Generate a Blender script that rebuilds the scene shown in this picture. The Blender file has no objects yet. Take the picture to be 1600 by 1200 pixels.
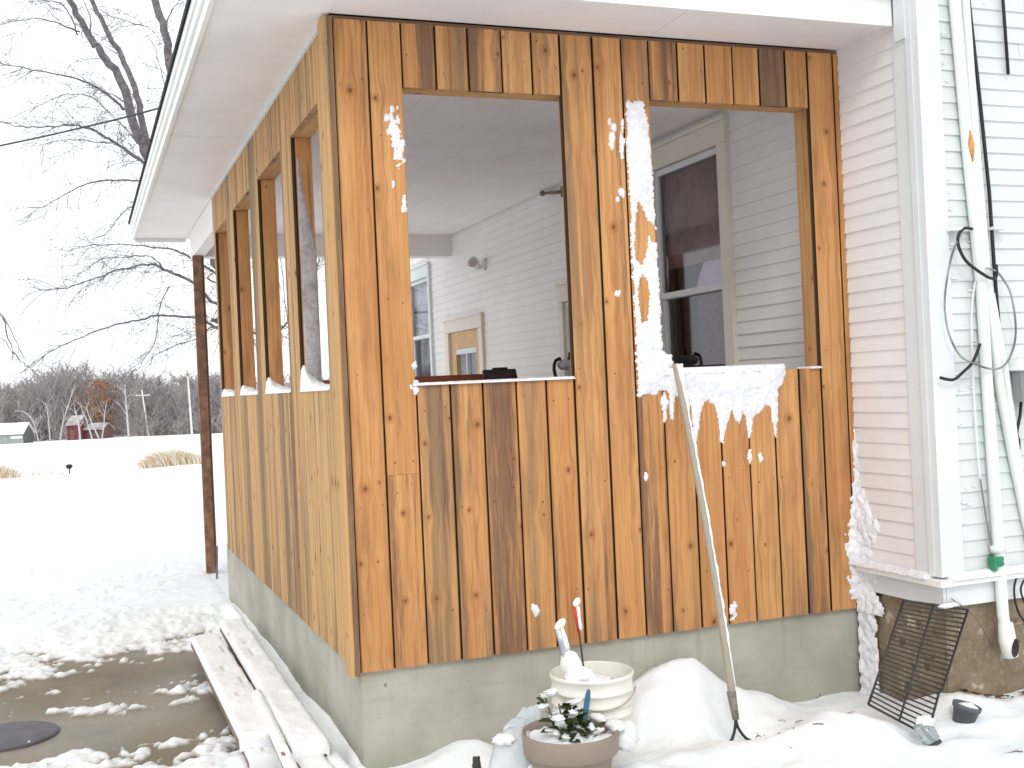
import bpy, math, random
import numpy as np
from mathutils import Vector, Matrix, noise as mnoise
random.seed(7)
rng = np.random.default_rng(11)
SC = bpy.context.scene
COL = SC.collection
W = 2.219            # x of the house side wall the porch butts against
YF = -0.5            # y of the house front wall
R = math.radians

# ------------------------------------------------------------------ helpers
class MB:
    """collects polygons, one uv and one colour per polygon corner, and links them as ONE mesh"""
    def __init__(s): s.v=[]; s.f=[]; s.uv=[]; s.c=[]
    def face(s, pts, uv=None, c=(0,0,0,0)):
        n=len(s.v); s.v.extend([tuple(p) for p in pts]); s.f.append(tuple(range(n,n+len(pts))))
        s.uv.append(uv if uv else [(0,0)]*len(pts)); s.c.append(c)
    def box(s, x0,x1,y0,y1,z0,z1, M=None, c=(0,0,0,0), bev=0.0):
        P=[(x0,y0,z0),(x1,y0,z0),(x1,y1,z0),(x0,y1,z0),(x0,y0,z1),(x1,y0,z1),(x1,y1,z1),(x0,y1,z1)]
        dx,dy,dz=x1-x0,y1-y0,z1-z0
        ax=max(range(3),key=lambda i:(abs(dx),abs(dy),abs(dz))[i])
        if M: Q=[M@Vector(p) for p in P]
        else: Q=P
        for f in ((0,3,2,1),(4,5,6,7),(0,1,5,4),(1,2,6,5),(2,3,7,6),(3,0,4,7)):
            uv=[]
            for i in f:
                p=P[i]; o=[p[k] for k in range(3) if k!=ax]
                uv.append((o[0]+o[1]-(x0+y0+z0-(x0,y0,z0)[ax]), p[ax]))
            s.face([Q[i] for i in f], uv, c)
    def tube(s, pts, r, n=8, cap=True, c=(0,0,0,0)):
        pts=[Vector(p) for p in pts]; rs=r if isinstance(r,(list,tuple)) else [r]*len(pts)
        rings=[]; prev=None
        for i,p in enumerate(pts):
            a=pts[max(0,i-1)]; b=pts[min(len(pts)-1,i+1)]
            t=(b-a); t=t.normalized() if t.length>1e-9 else Vector((0,0,1))
            if prev is None:
                u=t.orthogonal().normalized()
            else:
                u=prev-t*prev.dot(t); u=u.normalized() if u.length>1e-6 else t.orthogonal().normalized()
            prev=u; w=t.cross(u)
            rings.append([p+(u*math.cos(2*math.pi*k/n)+w*math.sin(2*math.pi*k/n))*rs[i] for k in range(n)])
        base=len(s.v)
        for rg in rings: s.v.extend([tuple(q) for q in rg])
        for i in range(len(rings)-1):
            for k in range(n):
                k2=(k+1)%n
                s.f.append((base+i*n+k,base+i*n+k2,base+(i+1)*n+k2,base+(i+1)*n+k)); s.uv.append([(0,0)]*4); s.c.append(c)
        if cap:
            s.f.append(tuple(base+k for k in reversed(range(n)))); s.uv.append([(0,0)]*n); s.c.append(c)
            m=base+(len(rings)-1)*n
            s.f.append(tuple(m+k for k in range(n))); s.uv.append([(0,0)]*n); s.c.append(c)
    def lathe(s, prof, center=(0,0,0), n=40, M=None, c=(0,0,0,0), jit=None):
        base=len(s.v); cx,cy,cz=center
        for j,(r,z) in enumerate(prof):
            for k in range(n):
                a=2*math.pi*k/n; rr=r*(1+(jit(a,j) if jit else 0))
                p=Vector((rr*math.cos(a),rr*math.sin(a),z))
                if M: p=M@p
                s.v.append((p.x+cx,p.y+cy,p.z+cz))
        for j in range(len(prof)-1):
            for k in range(n):
                k2=(k+1)%n
                s.f.append((base+j*n+k,base+j*n+k2,base+(j+1)*n+k2,base+(j+1)*n+k)); s.uv.append([(0,0)]*4); s.c.append(c)
    def build(s, name, mat, parent=None, smooth=False, loc=None):
        me=bpy.data.meshes.new(name); me.from_pydata(s.v,[],s.f)
        uvl=me.uv_layers.new(name='board'); flat=[x for f in s.uv for q in f for x in q]
        uvl.data.foreach_set('uv',flat)
        ca=me.color_attributes.new('tint','FLOAT_COLOR','CORNER')
        flat=[x for f,c in zip(s.f,s.c) for _ in f for x in c]
        ca.data.foreach_set('color',flat)
        me.materials.append(mat)
        if smooth: me.polygons.foreach_set('use_smooth',[True]*len(me.polygons))
        me.update()
        o=bpy.data.objects.new(name,me); COL.objects.link(o)
        if parent is not None:
            o.parent=parent
            o.matrix_parent_inverse=Matrix.Translation(parent.location).inverted() if parent.parent is None else Matrix.Identity(4)
        return o

def empty(name, loc, label, cat, group=None):
    o=bpy.data.objects.new(name,None); COL.objects.link(o); o.location=loc; o.empty_display_size=.1
    o['label']=label; o['category']=cat
    if group: o['group']=group
    return o
def tag(o,label=None,cat=None,group=None,kind=None):
    if label: o['label']=label
    if cat: o['category']=cat
    if group: o['group']=group
    if kind: o['kind']=kind
    return o

def smooth(pts,n=6):
    P=[Vector(p) for p in pts]; out=[]
    for i in range(len(P)-1):
        a=P[max(i-1,0)];b=P[i];c=P[i+1];d=P[min(i+2,len(P)-1)]
        for k in range(n):
            t=k/n; out.append(.5*((2*b)+(c-a)*t+(2*a-5*b+4*c-d)*t*t+(3*b-a-3*c+d)*t**3))
    return out+[P[-1]]
def vnoise(x,y,seed=0):
    """smooth value noise on numpy arrays, 0..1"""
    xi=np.floor(x).astype(np.int64); yi=np.floor(y).astype(np.int64); xf=x-xi; yf=y-yi
    def h(a,b):
        n=(a*374761393+b*668265263+seed*1442695041)&0xffffffff
        n=((n^(n>>13))*1274126177)&0xffffffff
        return ((n^(n>>16))&0xffff)/65535.0
    u=xf*xf*(3-2*xf); v=yf*yf*(3-2*yf)
    return (h(xi,yi)*(1-u)+h(xi+1,yi)*u)*(1-v)+(h(xi,yi+1)*(1-u)+h(xi+1,yi+1)*u)*v
def fbm(x,y,seed=0,oct=4):
    t=0;a=.5;s=0
    for i in range(oct):
        t=t+a*vnoise(x*2**i,y*2**i,seed+i*17); s+=a; a*=.5
    return t/s
def sstep(a,b,x):
    t=np.clip((x-a)/(b-a),0,1); return t*t*(3-2*t)

# ------------------------------------------------------------------ materials
def newmat(name):
    m=bpy.data.materials.new(name); m.use_nodes=True; nt=m.node_tree; nt.nodes.clear()
    out=nt.nodes.new('ShaderNodeOutputMaterial'); b=nt.nodes.new('ShaderNodeBsdfPrincipled')
    nt.links.new(b.outputs[0],out.inputs[0]); return m,nt,b
class NT:
    def __init__(s,nt): s.nt=nt
    def n(s,t,**kw):
        k=s.nt.nodes.new(t)
        for a,v in kw.items(): setattr(k,a,v)
        return k
    def l(s,a,b): s.nt.links.new(a,b)
    def put(s,sock,v):
        if isinstance(v,bpy.types.NodeSocket): s.l(v,sock)
        else: sock.default_value=v
    def math(s,op,a,b=0.0,c=0.0,clamp=False):
        k=s.n('ShaderNodeMath',operation=op); k.use_clamp=clamp
        s.put(k.inputs[0],a); s.put(k.inputs[1],b)
        if op in('MULTIPLY_ADD','SMOOTH_MIN'): s.put(k.inputs[2],c)
        return k.outputs[0]
    def vmath(s,op,a,b=None):
        k=s.n('ShaderNodeVectorMath',operation=op); s.put(k.inputs[0],a)
        if b is not None: s.put(k.inputs[1],b)
        return k.outputs['Value'] if op in('LENGTH','DOT_PRODUCT','DISTANCE') else k.outputs[0]
    def comb(s,x,y,z=0.0):
        k=s.n('ShaderNodeCombineXYZ'); s.put(k.inputs[0],x); s.put(k.inputs[1],y); s.put(k.inputs[2],z); return k.outputs[0]
    def sep(s,v):
        k=s.n('ShaderNodeSeparateXYZ'); s.put(k.inputs[0],v); return k.outputs
    def mix(s,f,a,b,bt='MIX'):
        k=s.n('ShaderNodeMix',data_type='RGBA',blend_type=bt); s.put(k.inputs[0],f)
        s.put(k.inputs[6],a if isinstance(a,bpy.types.NodeSocket) else (*a,1)); s.put(k.inputs[7],b if isinstance(b,bpy.types.NodeSocket) else (*b,1)); return k.outputs[2]
    def noise(s,vec,scale,detail=3,rough=.5,dist=0.0):
        k=s.n('ShaderNodeTexNoise'); s.put(k.inputs['Vector'],vec); s.put(k.inputs['Scale'],scale); k.inputs['Detail'].default_value=detail
        k.inputs['Roughness'].default_value=rough; k.inputs['Distortion'].default_value=dist; return k.outputs[0]
    def ss(s,v,a,b,lo=0.0,hi=1.0):
        k=s.n('ShaderNodeMapRange',interpolation_type='SMOOTHSTEP'); s.put(k.inputs[0],v); s.put(k.inputs[1],a); s.put(k.inputs[2],b); s.put(k.inputs[3],lo); s.put(k.inputs[4],hi); return k.outputs[0]
    def bump(s,bsdf,h,strength=.3,dist=.01):
        k=s.n('ShaderNodeBump'); k.inputs['Strength'].default_value=strength; k.inputs['Distance'].default_value=dist; s.l(h,k.inputs['Height']); s.l(k.outputs[0],bsdf.inputs['Normal'])
    def obj(s): return s.n('ShaderNodeTexCoord').outputs['Object']

def mat_plain(name, col, rough=.6, var=.12, scale=30, metal=0, bump=.15, spec=.4, dirt=None):
    m,nt,b=newmat(name); k=NT(nt); co=k.obj()
    n=k.noise(co,scale,4,.6)
    c=k.mix(k.ss(n,.3,.7),tuple(x*(1-var) for x in col),tuple(min(1,x*(1+var)) for x in col))
    if dirt:
        d=k.noise(co,scale*.37,6,.7); c=k.mix(k.ss(d,.55,.75,0,.8),c,dirt)
    k.l(c,b.inputs['Base Color']); b.inputs['Roughness'].default_value=rough; b.inputs['Metallic'].default_value=metal
    b.inputs['Specular IOR Level'].default_value=spec
    if bump: k.bump(b,n,bump,.004)
    return m

def mat_wood():
    """knotty reclaimed boards. uv = metres across / along the board; tint = seed, stain, grey, pale"""
    m,nt,b=newmat('cedar_boards'); k=NT(nt)
    uv=k.n('ShaderNodeUVMap'); uv.uv_map='board'
    at=k.n('ShaderNodeAttribute'); at.attribute_name='tint'
    sc=k.n('ShaderNodeSeparateColor'); k.l(at.outputs['Color'],sc.inputs[0])
    seed,stain,grey,pale=sc.outputs[0],sc.outputs[1],sc.outputs[2],at.outputs['Alpha']
    x,y,_=k.sep(uv.outputs[0])
    sx=k.math('MULTIPLY',seed,37.7); sy=k.math('MULTIPLY',seed,91.3)
    u=k.math('ADD',x,sx); v=k.math('ADD',y,sy)
    # knots
    kv=k.comb(k.math('MULTIPLY',u,9.0),k.math('MULTIPLY',v,3.3))
    vo=k.n('ShaderNodeTexVoronoi',voronoi_dimensions='2D',feature='F1'); vo.inputs['Scale'].default_value=1; vo.inputs['Randomness'].default_value=.85
    k.l(kv,vo.inputs['Vector'])
    diff=k.vmath('MULTIPLY',k.vmath('SUBTRACT',kv,vo.outputs['Position']),(1/9.0,1/3.3*.8,0))
    rr=k.vmath('LENGTH',diff); dx,dy,_=k.sep(diff)
    cs=k.n('ShaderNodeSeparateColor'); k.l(vo.outputs['Color'],cs.inputs[0])
    size=k.math('MULTIPLY_ADD',cs.outputs[0],.007,.0030)
    has=k.ss(cs.outputs[1],.42,.48)
    wob=k.math('MULTIPLY',k.math('SUBTRACT',k.noise(k.comb(u,v,seed),90,2),.5),.006)
    rw=k.math('ADD',rr,wob)
    knot=k.math('MULTIPLY',k.ss(rw,size,k.math('MULTIPLY',size,.55),0,1),has)
    halo=k.math('MULTIPLY',k.ss(rw,k.math('MULTIPLY',size,3.0),k.math('MULTIPLY',size,.8),0,1),has)
    # grain is pushed round the knots
    push=k.math('MULTIPLY',k.math('MULTIPLY',k.ss(rr,.07,.0,0,1),has),k.math('MULTIPLY',dx,.65))
    ug=k.math('SUBTRACT',u,push)
    low=k.noise(k.comb(k.math('MULTIPLY',ug,6),k.math('MULTIPLY',v,.9),seed),1.0,3)
    ug2=k.math('ADD',ug,k.math('MULTIPLY',low,.05))
    g1=k.noise(k.comb(k.math('MULTIPLY',ug2,55),k.math('MULTIPLY',v,.8),seed),1.0,3,.55)
    g2=k.noise(k.comb(k.math('MULTIPLY',ug,260),k.math('MULTIPLY',v,5.0),seed),1.0,4,.6)
    wv=k.math('SINE',k.math('MULTIPLY',ug2,430.0)); wv=k.math('MULTIPLY_ADD',wv,.5,.5)
    patch=k.noise(k.comb(k.math('MULTIPLY',ug,9),k.math('MULTIPLY',v,1.3),k.math('MULTIPLY',seed,5)),1.0,4,.6)
    base=k.mix(k.ss(patch,.3,.72),(.505,.238,.090),(.625,.335,.140))
    base=k.mix(k.math('MULTIPLY',k.ss(g1,.44,.68),.46),base,(.29,.112,.034))
    blot=k.noise(k.comb(k.math('MULTIPLY',ug,14),k.math('MULTIPLY',v,2.2),k.math('MULTIPLY',seed,13)),1.0,5,.65)
    base=k.mix(k.ss(blot,.48,.72,0,.55),base,(.25,.115,.05))
    base=k.mix(k.math('MULTIPLY',k.ss(g2,.48,.75),.5),base,(.20,.078,.026))
    base=k.mix(k.math('MULTIPLY',wv,.10),base,(.36,.15,.05))
    hue=k.n('ShaderNodeTexWhiteNoise',noise_dimensions='1D'); k.l(k.math('MULTIPLY',seed,517.0),hue.inputs['W'])
    base=k.mix(k.math('MULTIPLY',hue.outputs['Value'],.40),base,k.mix(1.0,base,(.82,.74,.62),'MULTIPLY'))
    base=k.mix(pale,base,k.mix(k.math('MULTIPLY',k.ss(g1,.38,.68),.6),(.55,.345,.150),(.37,.215,.086)))
    # grey weather: soft long streaks
    wn=k.noise(k.comb(k.math('MULTIPLY',ug,16),k.math('MULTIPLY',v,.55),k.math('MULTIPLY',seed,9)),1.0,4,.62)
    low_=k.ss(y,.40,.70,.14,0)
    wm=k.ss(k.math('ADD',wn,k.math('MULTIPLY',k.math('ADD',grey,low_),.42)),.62,.86,0,.85)
    base=k.mix(wm,base,k.mix(g2,(.245,.165,.10),(.15,.095,.055)))
    # dark stains, strongest toward one edge of the board
    band=k.noise(k.comb(k.math('MULTIPLY',u,19),k.math('MULTIPLY',v,.35),k.math('MULTIPLY',seed,3)),1.0,2,.5)
    sn=k.noise(k.comb(k.math('MULTIPLY',u,60),k.math('MULTIPLY',v,3.5),k.math('MULTIPLY',seed,7)),1.0,5,.7)
    sn=k.math('ADD',k.math('MULTIPLY',band,.62),k.math('MULTIPLY',sn,.38))
    sm=k.ss(k.math('ADD',sn,k.math('MULTIPLY',stain,.20)),.58,.72,0,.86)
    base=k.mix(sm,base,k.mix(k.ss(g2,.3,.7),(.085,.045,.035),(.21,.115,.07)))
    pin=k.noise(k.comb(k.math('MULTIPLY',u,330),k.math('MULTIPLY',v,90),seed),1.0,2,.5)
    base=k.mix(k.ss(pin,.70,.76,0,.55),base,(.11,.05,.025))
    base=k.mix(k.math('MULTIPLY',halo,.55),base,(.28,.105,.032))
    base=k.mix(k.math('MULTIPLY',knot,.8),base,(.125,.05,.022))
    # flag for the shadowed tongue and the nail heads: seed below 0
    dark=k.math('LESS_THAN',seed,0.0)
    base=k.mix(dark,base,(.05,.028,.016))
    k.l(base,b.inputs['Base Color'])
    b.inputs['Roughness'].default_value=.72; b.inputs['Specular IOR Level'].default_value=.25
    hb=k.math('SUBTRACT',k.math('MULTIPLY',g2,.6),k.math('ADD',k.math('MULTIPLY',g1,.5),k.math('MULTIPLY',knot,.4)))
    k.bump(b,hb,.35,.003)
    return m

def mat_snow(name='snow_surface', lo=(.80,.82,.845), hi=(.89,.895,.90)):
    m,nt,b=newmat(name); k=NT(nt); co=k.obj()
    n=k.noise(co,14,6,.65); f=k.noise(co,210,3,.7); g=k.noise(co,75,4,.7)
    c=k.mix(k.ss(k.math('ADD',k.math('MULTIPLY',n,.6),k.math('MULTIPLY',g,.4)),.36,.58),lo,hi)
    k.l(c,b.inputs['Base Color']); b.inputs['Roughness'].default_value=.9; b.inputs['Specular IOR Level'].default_value=.15
    k.bump(b,k.math('ADD',k.math('MULTIPLY',f,.5),k.math('ADD',g,n)),.55,.012)
    return m

def mat_ground_snow():
    """snow whose thin edge goes grey and wet; tint.r = thickness in cm / 10"""
    m,nt,b=newmat('ground_snow'); k=NT(nt); co=k.obj()
    at=k.n('ShaderNodeAttribute'); at.attribute_name='thick'
    n=k.noise(co,7,6,.65); f=k.noise(co,130,4,.7); big=k.noise(co,1.6,3)
    white=k.mix(k.ss(k.math('ADD',k.math('MULTIPLY',n,.6),k.math('MULTIPLY',f,.4)),.36,.64),(.755,.79,.815),(.845,.865,.875))
    t=k.math('ADD',at.outputs['Fac'],k.math('MULTIPLY',k.math('SUBTRACT',f,.5),.05))
    thin=k.ss(t,.0,.30,1,0)
    c=k.mix(thin,white,k.mix(k.ss(t,.0,.14),(.30,.27,.225),(.66,.66,.64)))
    sp=k.noise(co,420,2,.5)
    c=k.mix(k.math('MULTIPLY',k.ss(sp,.73,.78),k.ss(big,.5,.62,0,.35)),c,(.25,.21,.16))
    k.l(c,b.inputs['Base Color']); k.l(k.ss(thin,0,1,.85,.45),b.inputs['Roughness']); b.inputs['Specular IOR Level'].default_value=.25
    g3=k.noise(co,38,4,.65); k.bump(b,k.math('ADD',k.math('MULTIPLY',f,.35),k.math('ADD',n,k.math('MULTIPLY',g3,.6))),.48,.016)
    return m

def mat_wet_concrete():
    m,nt,b=newmat('wet_concrete'); k=NT(nt); co=k.obj()
    n=k.noise(co,2.2,6,.6); f=k.noise(co,60,5,.7); w=k.noise(co,1.1,3)
    c=k.mix(k.ss(n,.3,.7),(.155,.13,.098),(.26,.222,.168)); c=k.mix(k.ss(f,.45,.75,0,.5),c,(.07,.055,.036))
    c=k.mix(k.ss(n,.60,.72,0,.4),c,(.10,.085,.04))
    k.l(c,b.inputs['Base Color']); k.l(k.ss(w,.4,.6,.40,.8),b.inputs['Roughness']); b.inputs['Specular IOR Level'].default_value=.3
    k.bump(b,f,.25,.004); return m

def mat_concrete():
    m,nt,b=newmat('cast_concrete'); k=NT(nt); co=k.obj()
    n=k.noise(co,3.0,6,.6); f=k.noise(co,90,4,.7)
    ob=k.sep(co)
    st=k.noise(k.comb(k.math('MULTIPLY',ob[0],5),k.math('MULTIPLY',ob[1],5),k.math('MULTIPLY',ob[2],28)),1.0,4,.6)
    c=k.mix(k.ss(n,.32,.66),(.345,.332,.28),(.44,.425,.37)); c=k.mix(k.ss(st,.5,.75,0,.35),c,(.27,.265,.205))
    c=k.mix(k.ss(f,.66,.74,0,.5),c,(.15,.14,.11))
    g=k.ss(k.math('ADD',ob[2],k.math('MULTIPLY',n,.14)),.08,.24,.55,0); c=k.mix(g,c,(.27,.285,.215))
    fl=k.noise(k.comb(k.math('MULTIPLY',ob[0],1.2),k.math('MULTIPLY',ob[1],1.2),0.3),1.0,2)
    seam=k.math('ABSOLUTE',k.math('SUBTRACT',k.math('ADD',ob[2],k.math('MULTIPLY',fl,.012)),.245))
    c=k.mix(k.ss(seam,.006,.0015,0,.03),c,(.17,.165,.135))
    dr=k.noise(k.comb(k.math('MULTIPLY',ob[0],26),k.math('MULTIPLY',ob[1],26),k.math('MULTIPLY',ob[2],1.5)),1.0,4,.65)
    c=k.mix(k.math('MULTIPLY',k.ss(dr,.52,.72,0,.28),k.ss(ob[2],.05,.42)),c,(.20,.185,.145))
    pit=k.noise(co,24,2,.4); c=k.mix(k.ss(pit,.76,.785,0,.7),c,(.12,.11,.09))
    k.l(c,b.inputs['Base Color']); b.inputs['Roughness'].default_value=.9; b.inputs['Specular IOR Level'].default_value=.2
    k.bump(b,k.math('ADD',f,k.math('MULTIPLY',st,.8)),.3,.004); return m

def mat_stone():
    m,nt,b=newmat('old_foundation'); k=NT(nt); co=k.obj()
    n=k.noise(co,6,6,.65); f=k.noise(co,45,5,.7)
    vo=k.n('ShaderNodeTexVoronoi',feature='F1'); vo.inputs['Scale'].default_value=34; k.l(k.vmath('ADD',co,k.vmath('SCALE',co)),vo.inputs['Vector'])
    k.l(co,vo.inputs['Vector'])
    c=k.mix(k.ss(n,.3,.7),(.165,.125,.085),(.285,.225,.155)); c=k.mix(k.ss(f,.5,.7,0,.7),c,(.36,.30,.20))
    m1=k.ss(n,.5,.62,0,1); cc=k.n('ShaderNodeSeparateColor'); k.l(vo.outputs['Color'],cc.inputs[0])
    c=k.mix(k.math('MULTIPLY',m1,k.ss(cc.outputs[0],.72,.8,0,.8)),c,(.10,.07,.045))
    c=k.mix(k.math('MULTIPLY',m1,k.ss(cc.outputs[1],.86,.9,0,.8)),c,(.50,.45,.36))
    k.l(c,b.inputs['Base Color']); b.inputs['Roughness'].default_value=.95; b.inputs['Specular IOR Level'].default_value=.15
    k.bump(b,k.math('ADD',f,n),.6,.012); return m

def mat_paint(name, col, dirty=.5, peel=.0, warm=(.45,.38,.28)):
    """old white house paint: dust, hairline cracks and small chips"""
    m,nt,b=newmat(name); k=NT(nt); co=k.obj(); o=k.sep(co)
    n=k.noise(co,2.5,5,.6); st=k.noise(k.comb(k.math('MULTIPLY',o[0],7),k.math('MULTIPLY',o[1],7),k.math('MULTIPLY',o[2],60)),1,4,.6)
    f=k.noise(co,75,3,.7); ch=k.noise(co,26,5,.75)
    c=k.mix(k.ss(n,.3,.7),tuple(x*.93 for x in col),col)
    c=k.mix(k.ss(st,.5,.8,0,.14*dirty),c,tuple(x*.6 for x in col))
    c=k.mix(k.ss(f,.72,.78,0,.30*dirty),c,warm)
    if peel: c=k.mix(k.ss(ch,.74-.06*peel,.77-.06*peel,0,.8),c,k.mix(f,(.20,.15,.10),(.42,.34,.25)))
    k.l(c,b.inputs['Base Color']); b.inputs['Roughness'].default_value=.6; b.inputs['Specular IOR Level'].default_value=.3
    k.bump(b,k.math('ADD',f,st),.18,.003); return m

def mat_glass_pane(name,tint=(.02,.018,.025)):
    m,nt,b=newmat(name); nt.nodes.remove(b); k=NT(nt); out=[n for n in nt.nodes if n.type=='OUTPUT_MATERIAL'][0]
    g=k.n('ShaderNodeBsdfGlossy'); g.inputs['Roughness'].default_value=.03; g.inputs['Color'].default_value=(.9,.9,.95,1)
    t=k.n('ShaderNodeBsdfTransparent'); t.inputs['Color'].default_value=(.88,.87,.9,1)
    fr=k.n('ShaderNodeFresnel'); fr.inputs['IOR'].default_value=1.5
    mx=k.n('ShaderNodeMixShader'); k.l(k.math('ADD',fr.outputs[0],.03),mx.inputs[0]); k.l(t.outputs[0],mx.inputs[1]); k.l(g.outputs[0],mx.inputs[2]); k.l(mx.outputs[0],out.inputs[0])
    return m

def mat_bark():
    m,nt,b=newmat('bark_with_snow'); k=NT(nt); co=k.obj()
    n=k.noise(co,14,5,.65); c=k.mix(k.ss(n,.3,.7),(.085,.078,.085),(.22,.20,.205))
    ge=k.n('ShaderNodeNewGeometry'); nz=k.sep(ge.outputs['Normal'])[2]; nx=k.sep(ge.outputs['Normal'])[0]
    sm=k.math('MULTIPLY',k.ss(k.math('SUBTRACT',nz,k.math('MULTIPLY',nx,.35)),.45,.65),k.ss(k.noise(co,3.3,4,.6),.44,.56,0,.95))
    c=k.mix(sm,c,(.84,.86,.88)); k.l(c,b.inputs['Base Color']); b.inputs['Roughness'].default_value=.9; k.bump(b,n,.5,.02); return m

def mat_attr(name, lo, hi, rough=.9):
    """mix of two colours driven by tint.r, with object noise"""
    m,nt,b=newmat(name); k=NT(nt); at=k.n('ShaderNodeAttribute'); at.attribute_name='tint'
    sc=k.n('ShaderNodeSeparateColor'); k.l(at.outputs['Color'],sc.inputs[0])
    n=k.noise(k.obj(),.6,3); c=k.mix(k.math('ADD',k.math('MULTIPLY',sc.outputs[0],.75),k.math('MULTIPLY',n,.3)),lo,hi)
    c=k.mix(sc.outputs[1],c,(.82,.85,.87)); k.l(c,b.inputs['Base Color']); b.inputs['Roughness'].default_value=rough; b.inputs['Specular IOR Level'].default_value=.15; return m

WOOD=mat_wood(); SNOW=mat_snow(); CSNOW=mat_snow('clinging_snow_surface',(.70,.70,.745),(.85,.84,.87)); SHADESNOW=mat_snow('shade_grey_snow',(.30,.26,.28),(.47,.43,.44)); GSNOW=mat_ground_snow(); PAD=mat_wet_concrete(); CONC=mat_concrete(); STONE=mat_stone()  # the grey mauve copy is jamb snow with its shade painted into the colour
SIDING=mat_paint('white_siding_paint',(.79,.765,.762),1.2,.0); FRONTSID=mat_paint('front_siding_paint',(.655,.685,.674),.9,.35)
TRIM=mat_paint('white_trim_paint',(.70,.72,.73),.8,.3); SOFF=mat_paint('soffit_paint',(.83,.785,.77),1.0,.0); CEIL=mat_paint('ceiling_paint',(.90,.835,.84),.8,.0)
CREAM=mat_paint('cream_trim_paint',(.74,.67,.60),.5,.2); FASC=mat_paint('peeling_fascia_paint',(.80,.80,.78),1.0,.55)
GLASS=mat_glass_pane('window_glass'); BARK=mat_bark()
BLACK=mat_plain('black_rubber',(.012,.012,.013),.5,.2,40,bump=.05)
DARKMETAL=mat_plain('black_enamel_wire',(.022,.021,.022),.45,.3,60,bump=.1,spec=.5)
GREYPLASTIC=mat_plain('grey_plastic',(.20,.195,.20),.5,.15,25)
CONDUIT=mat_paint('painted_conduit',(.76,.79,.765),.9,.6,(.40,.25,.13))
SHINGLE=mat_plain('dark_shingle',(.022,.020,.026),.9,.4,60,bump=.4)
REDPLANK=mat_plain('red_brown_paint',(.33,.095,.05),.55,.25,8)
DKPURPLE=mat_plain('dark_maroon_plastic',(.045,.022,.026),.45,.3,10)
POSTM=mat_plain('weathered_brown_post',(.21,.105,.065),.8,.35,14,dirt=(.26,.21,.18))
STEEL=mat_plain('dull_steel',(.48,.48,.52),.35,.15,20,metal=.8,bump=.05)

# ------------------------------------------------------------------ terrain
CAM=(-.907,-4.129,1.438); FW=(.3521,.9360)
def zbase(x,y):
    d=(x-CAM[0])*FW[0]+(y-CAM[1])*FW[1]
    s=np.where(d<58,-.039*np.maximum(d-9,0),-1.911-.0215*(d-58))
    s=np.where(d>262,-6.30,s)
    # the ridge closing the view
    return s
def gz(x,y):
    return float(snow_h(np.array([x],float),np.array([y],float))[0])
DR=[(1.30,-.08,.075,.2,.13),(1.385,-.40,-.075,.13,.12),(1.60,-.09,.085,.16,.12),(1.40,-.10,.055,.14,.13),(1.60,-.62,.07,.2,.14),(1.90,-.76,-.075,.10,.07),(.37,-.05,.085,.15,.15),(1.75,-.72,.05,.34,.22),(2.22,-.52,.075,.2,.16),(.78,-.66,.06,.11,.12),(1.2,-.55,.035,.3,.2),(.40,-.42,.05,.2,.2),(2.9,-.75,.08,.5,.3)]
def bare_mask(x,y):
    yfar=2.95+(x+.33)*.62; ynear=.70-(x+.45)*.12
    m=np.maximum(y-yfar,ynear-y); m=np.maximum(m,x-.02)
    m=np.maximum(m,-(x+2.2))
    return m
def snow_h(x,y):
    zb=zbase(x,y)
    big=fbm(x*.7+3,y*.7+9,5,4); mid=fbm(x*3.1,y*3.1,9,4); fine=fbm(x*11+5,y*11,21,3)
    field=.05+.10*(big-.4)+.03*(mid-.5)+.008*(fine-.5)
    # left, over the concrete
    m=bare_mask(x,y)
    st=fbm(x*2.0+y*.5,y*4.6-x*1.2,33,4)
    tl=.095*np.clip(m,-.42,1.2)+(st-.48)*.17+(fbm(x*30,y*30,37,3)-.5)*.085+(fine-.5)*.10
    tl=np.where(tl>0.018,.018+(tl-.018)*.45,tl)
    tl=np.minimum(tl,.06+.10*(big-.4)+.03*(mid-.5)+.01*(fine-.5))
    # drift against the stem wall and the lumber
    tl=np.maximum(tl,.085*np.exp(-((x+.03)/.055)**2)*sstep(.15,.5,y)*sstep(4.1,3.6,y)*(.7+.6*mid)+(fine-.5)*.03-.01)
    front=.055+.05*(mid-.5)+.020*(fine-.5)+.03*(fbm(x*1.6+y*2.5,y*1.2,63,3)-.5)+.03*sstep(-.2,-.6,y)
    for cx,cy,h,sx,sy in DR: front=front+h*np.exp(-((x-cx)/sx)**2-((y-cy)/sy)**2)
    front=front+.19*np.exp(-(((x-1.15)/.24)**2+((y+.09)/.22)**2)**1.9)*(.9+.3*mid)
    rg=fbm(x*2.3+y*1.1+7,y*3.0-x*.6,71,4); front=front+.030*(1-np.abs(2*rg-1)*1.8)*sstep(.0,-.12,y)-.012
    wl=sstep(.02,-.04,x)*sstep(9,5,y)*sstep(-4,-2.5,x)
    w_front=sstep(-.02,.05,x)*sstep(.3,.0,y)
    t=field*(1-wl)+tl*wl
    t=t*(1-w_front)+front*w_front
    und=(fbm(x*.05+1,y*.05,41,3)-.5)*np.clip((np.hypot(x,y)-12)/40,0,1)*1.0
    return zb+t+und
def axis(segs):
    out=[]
    for a,b,s in segs: out+=list(np.arange(a,b,s))
    return np.array(out+[segs[-1][1]])
xs=axis([(-420,-120,20),(-120,-40,6),(-40,-12,1.6),(-12,-4,.3),(-4,-2,.06),(-2,.06,.016),(.06,2.6,.02),(2.6,5,.1),(5,15,.8),(15,60,4),(60,420,20)])
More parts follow.
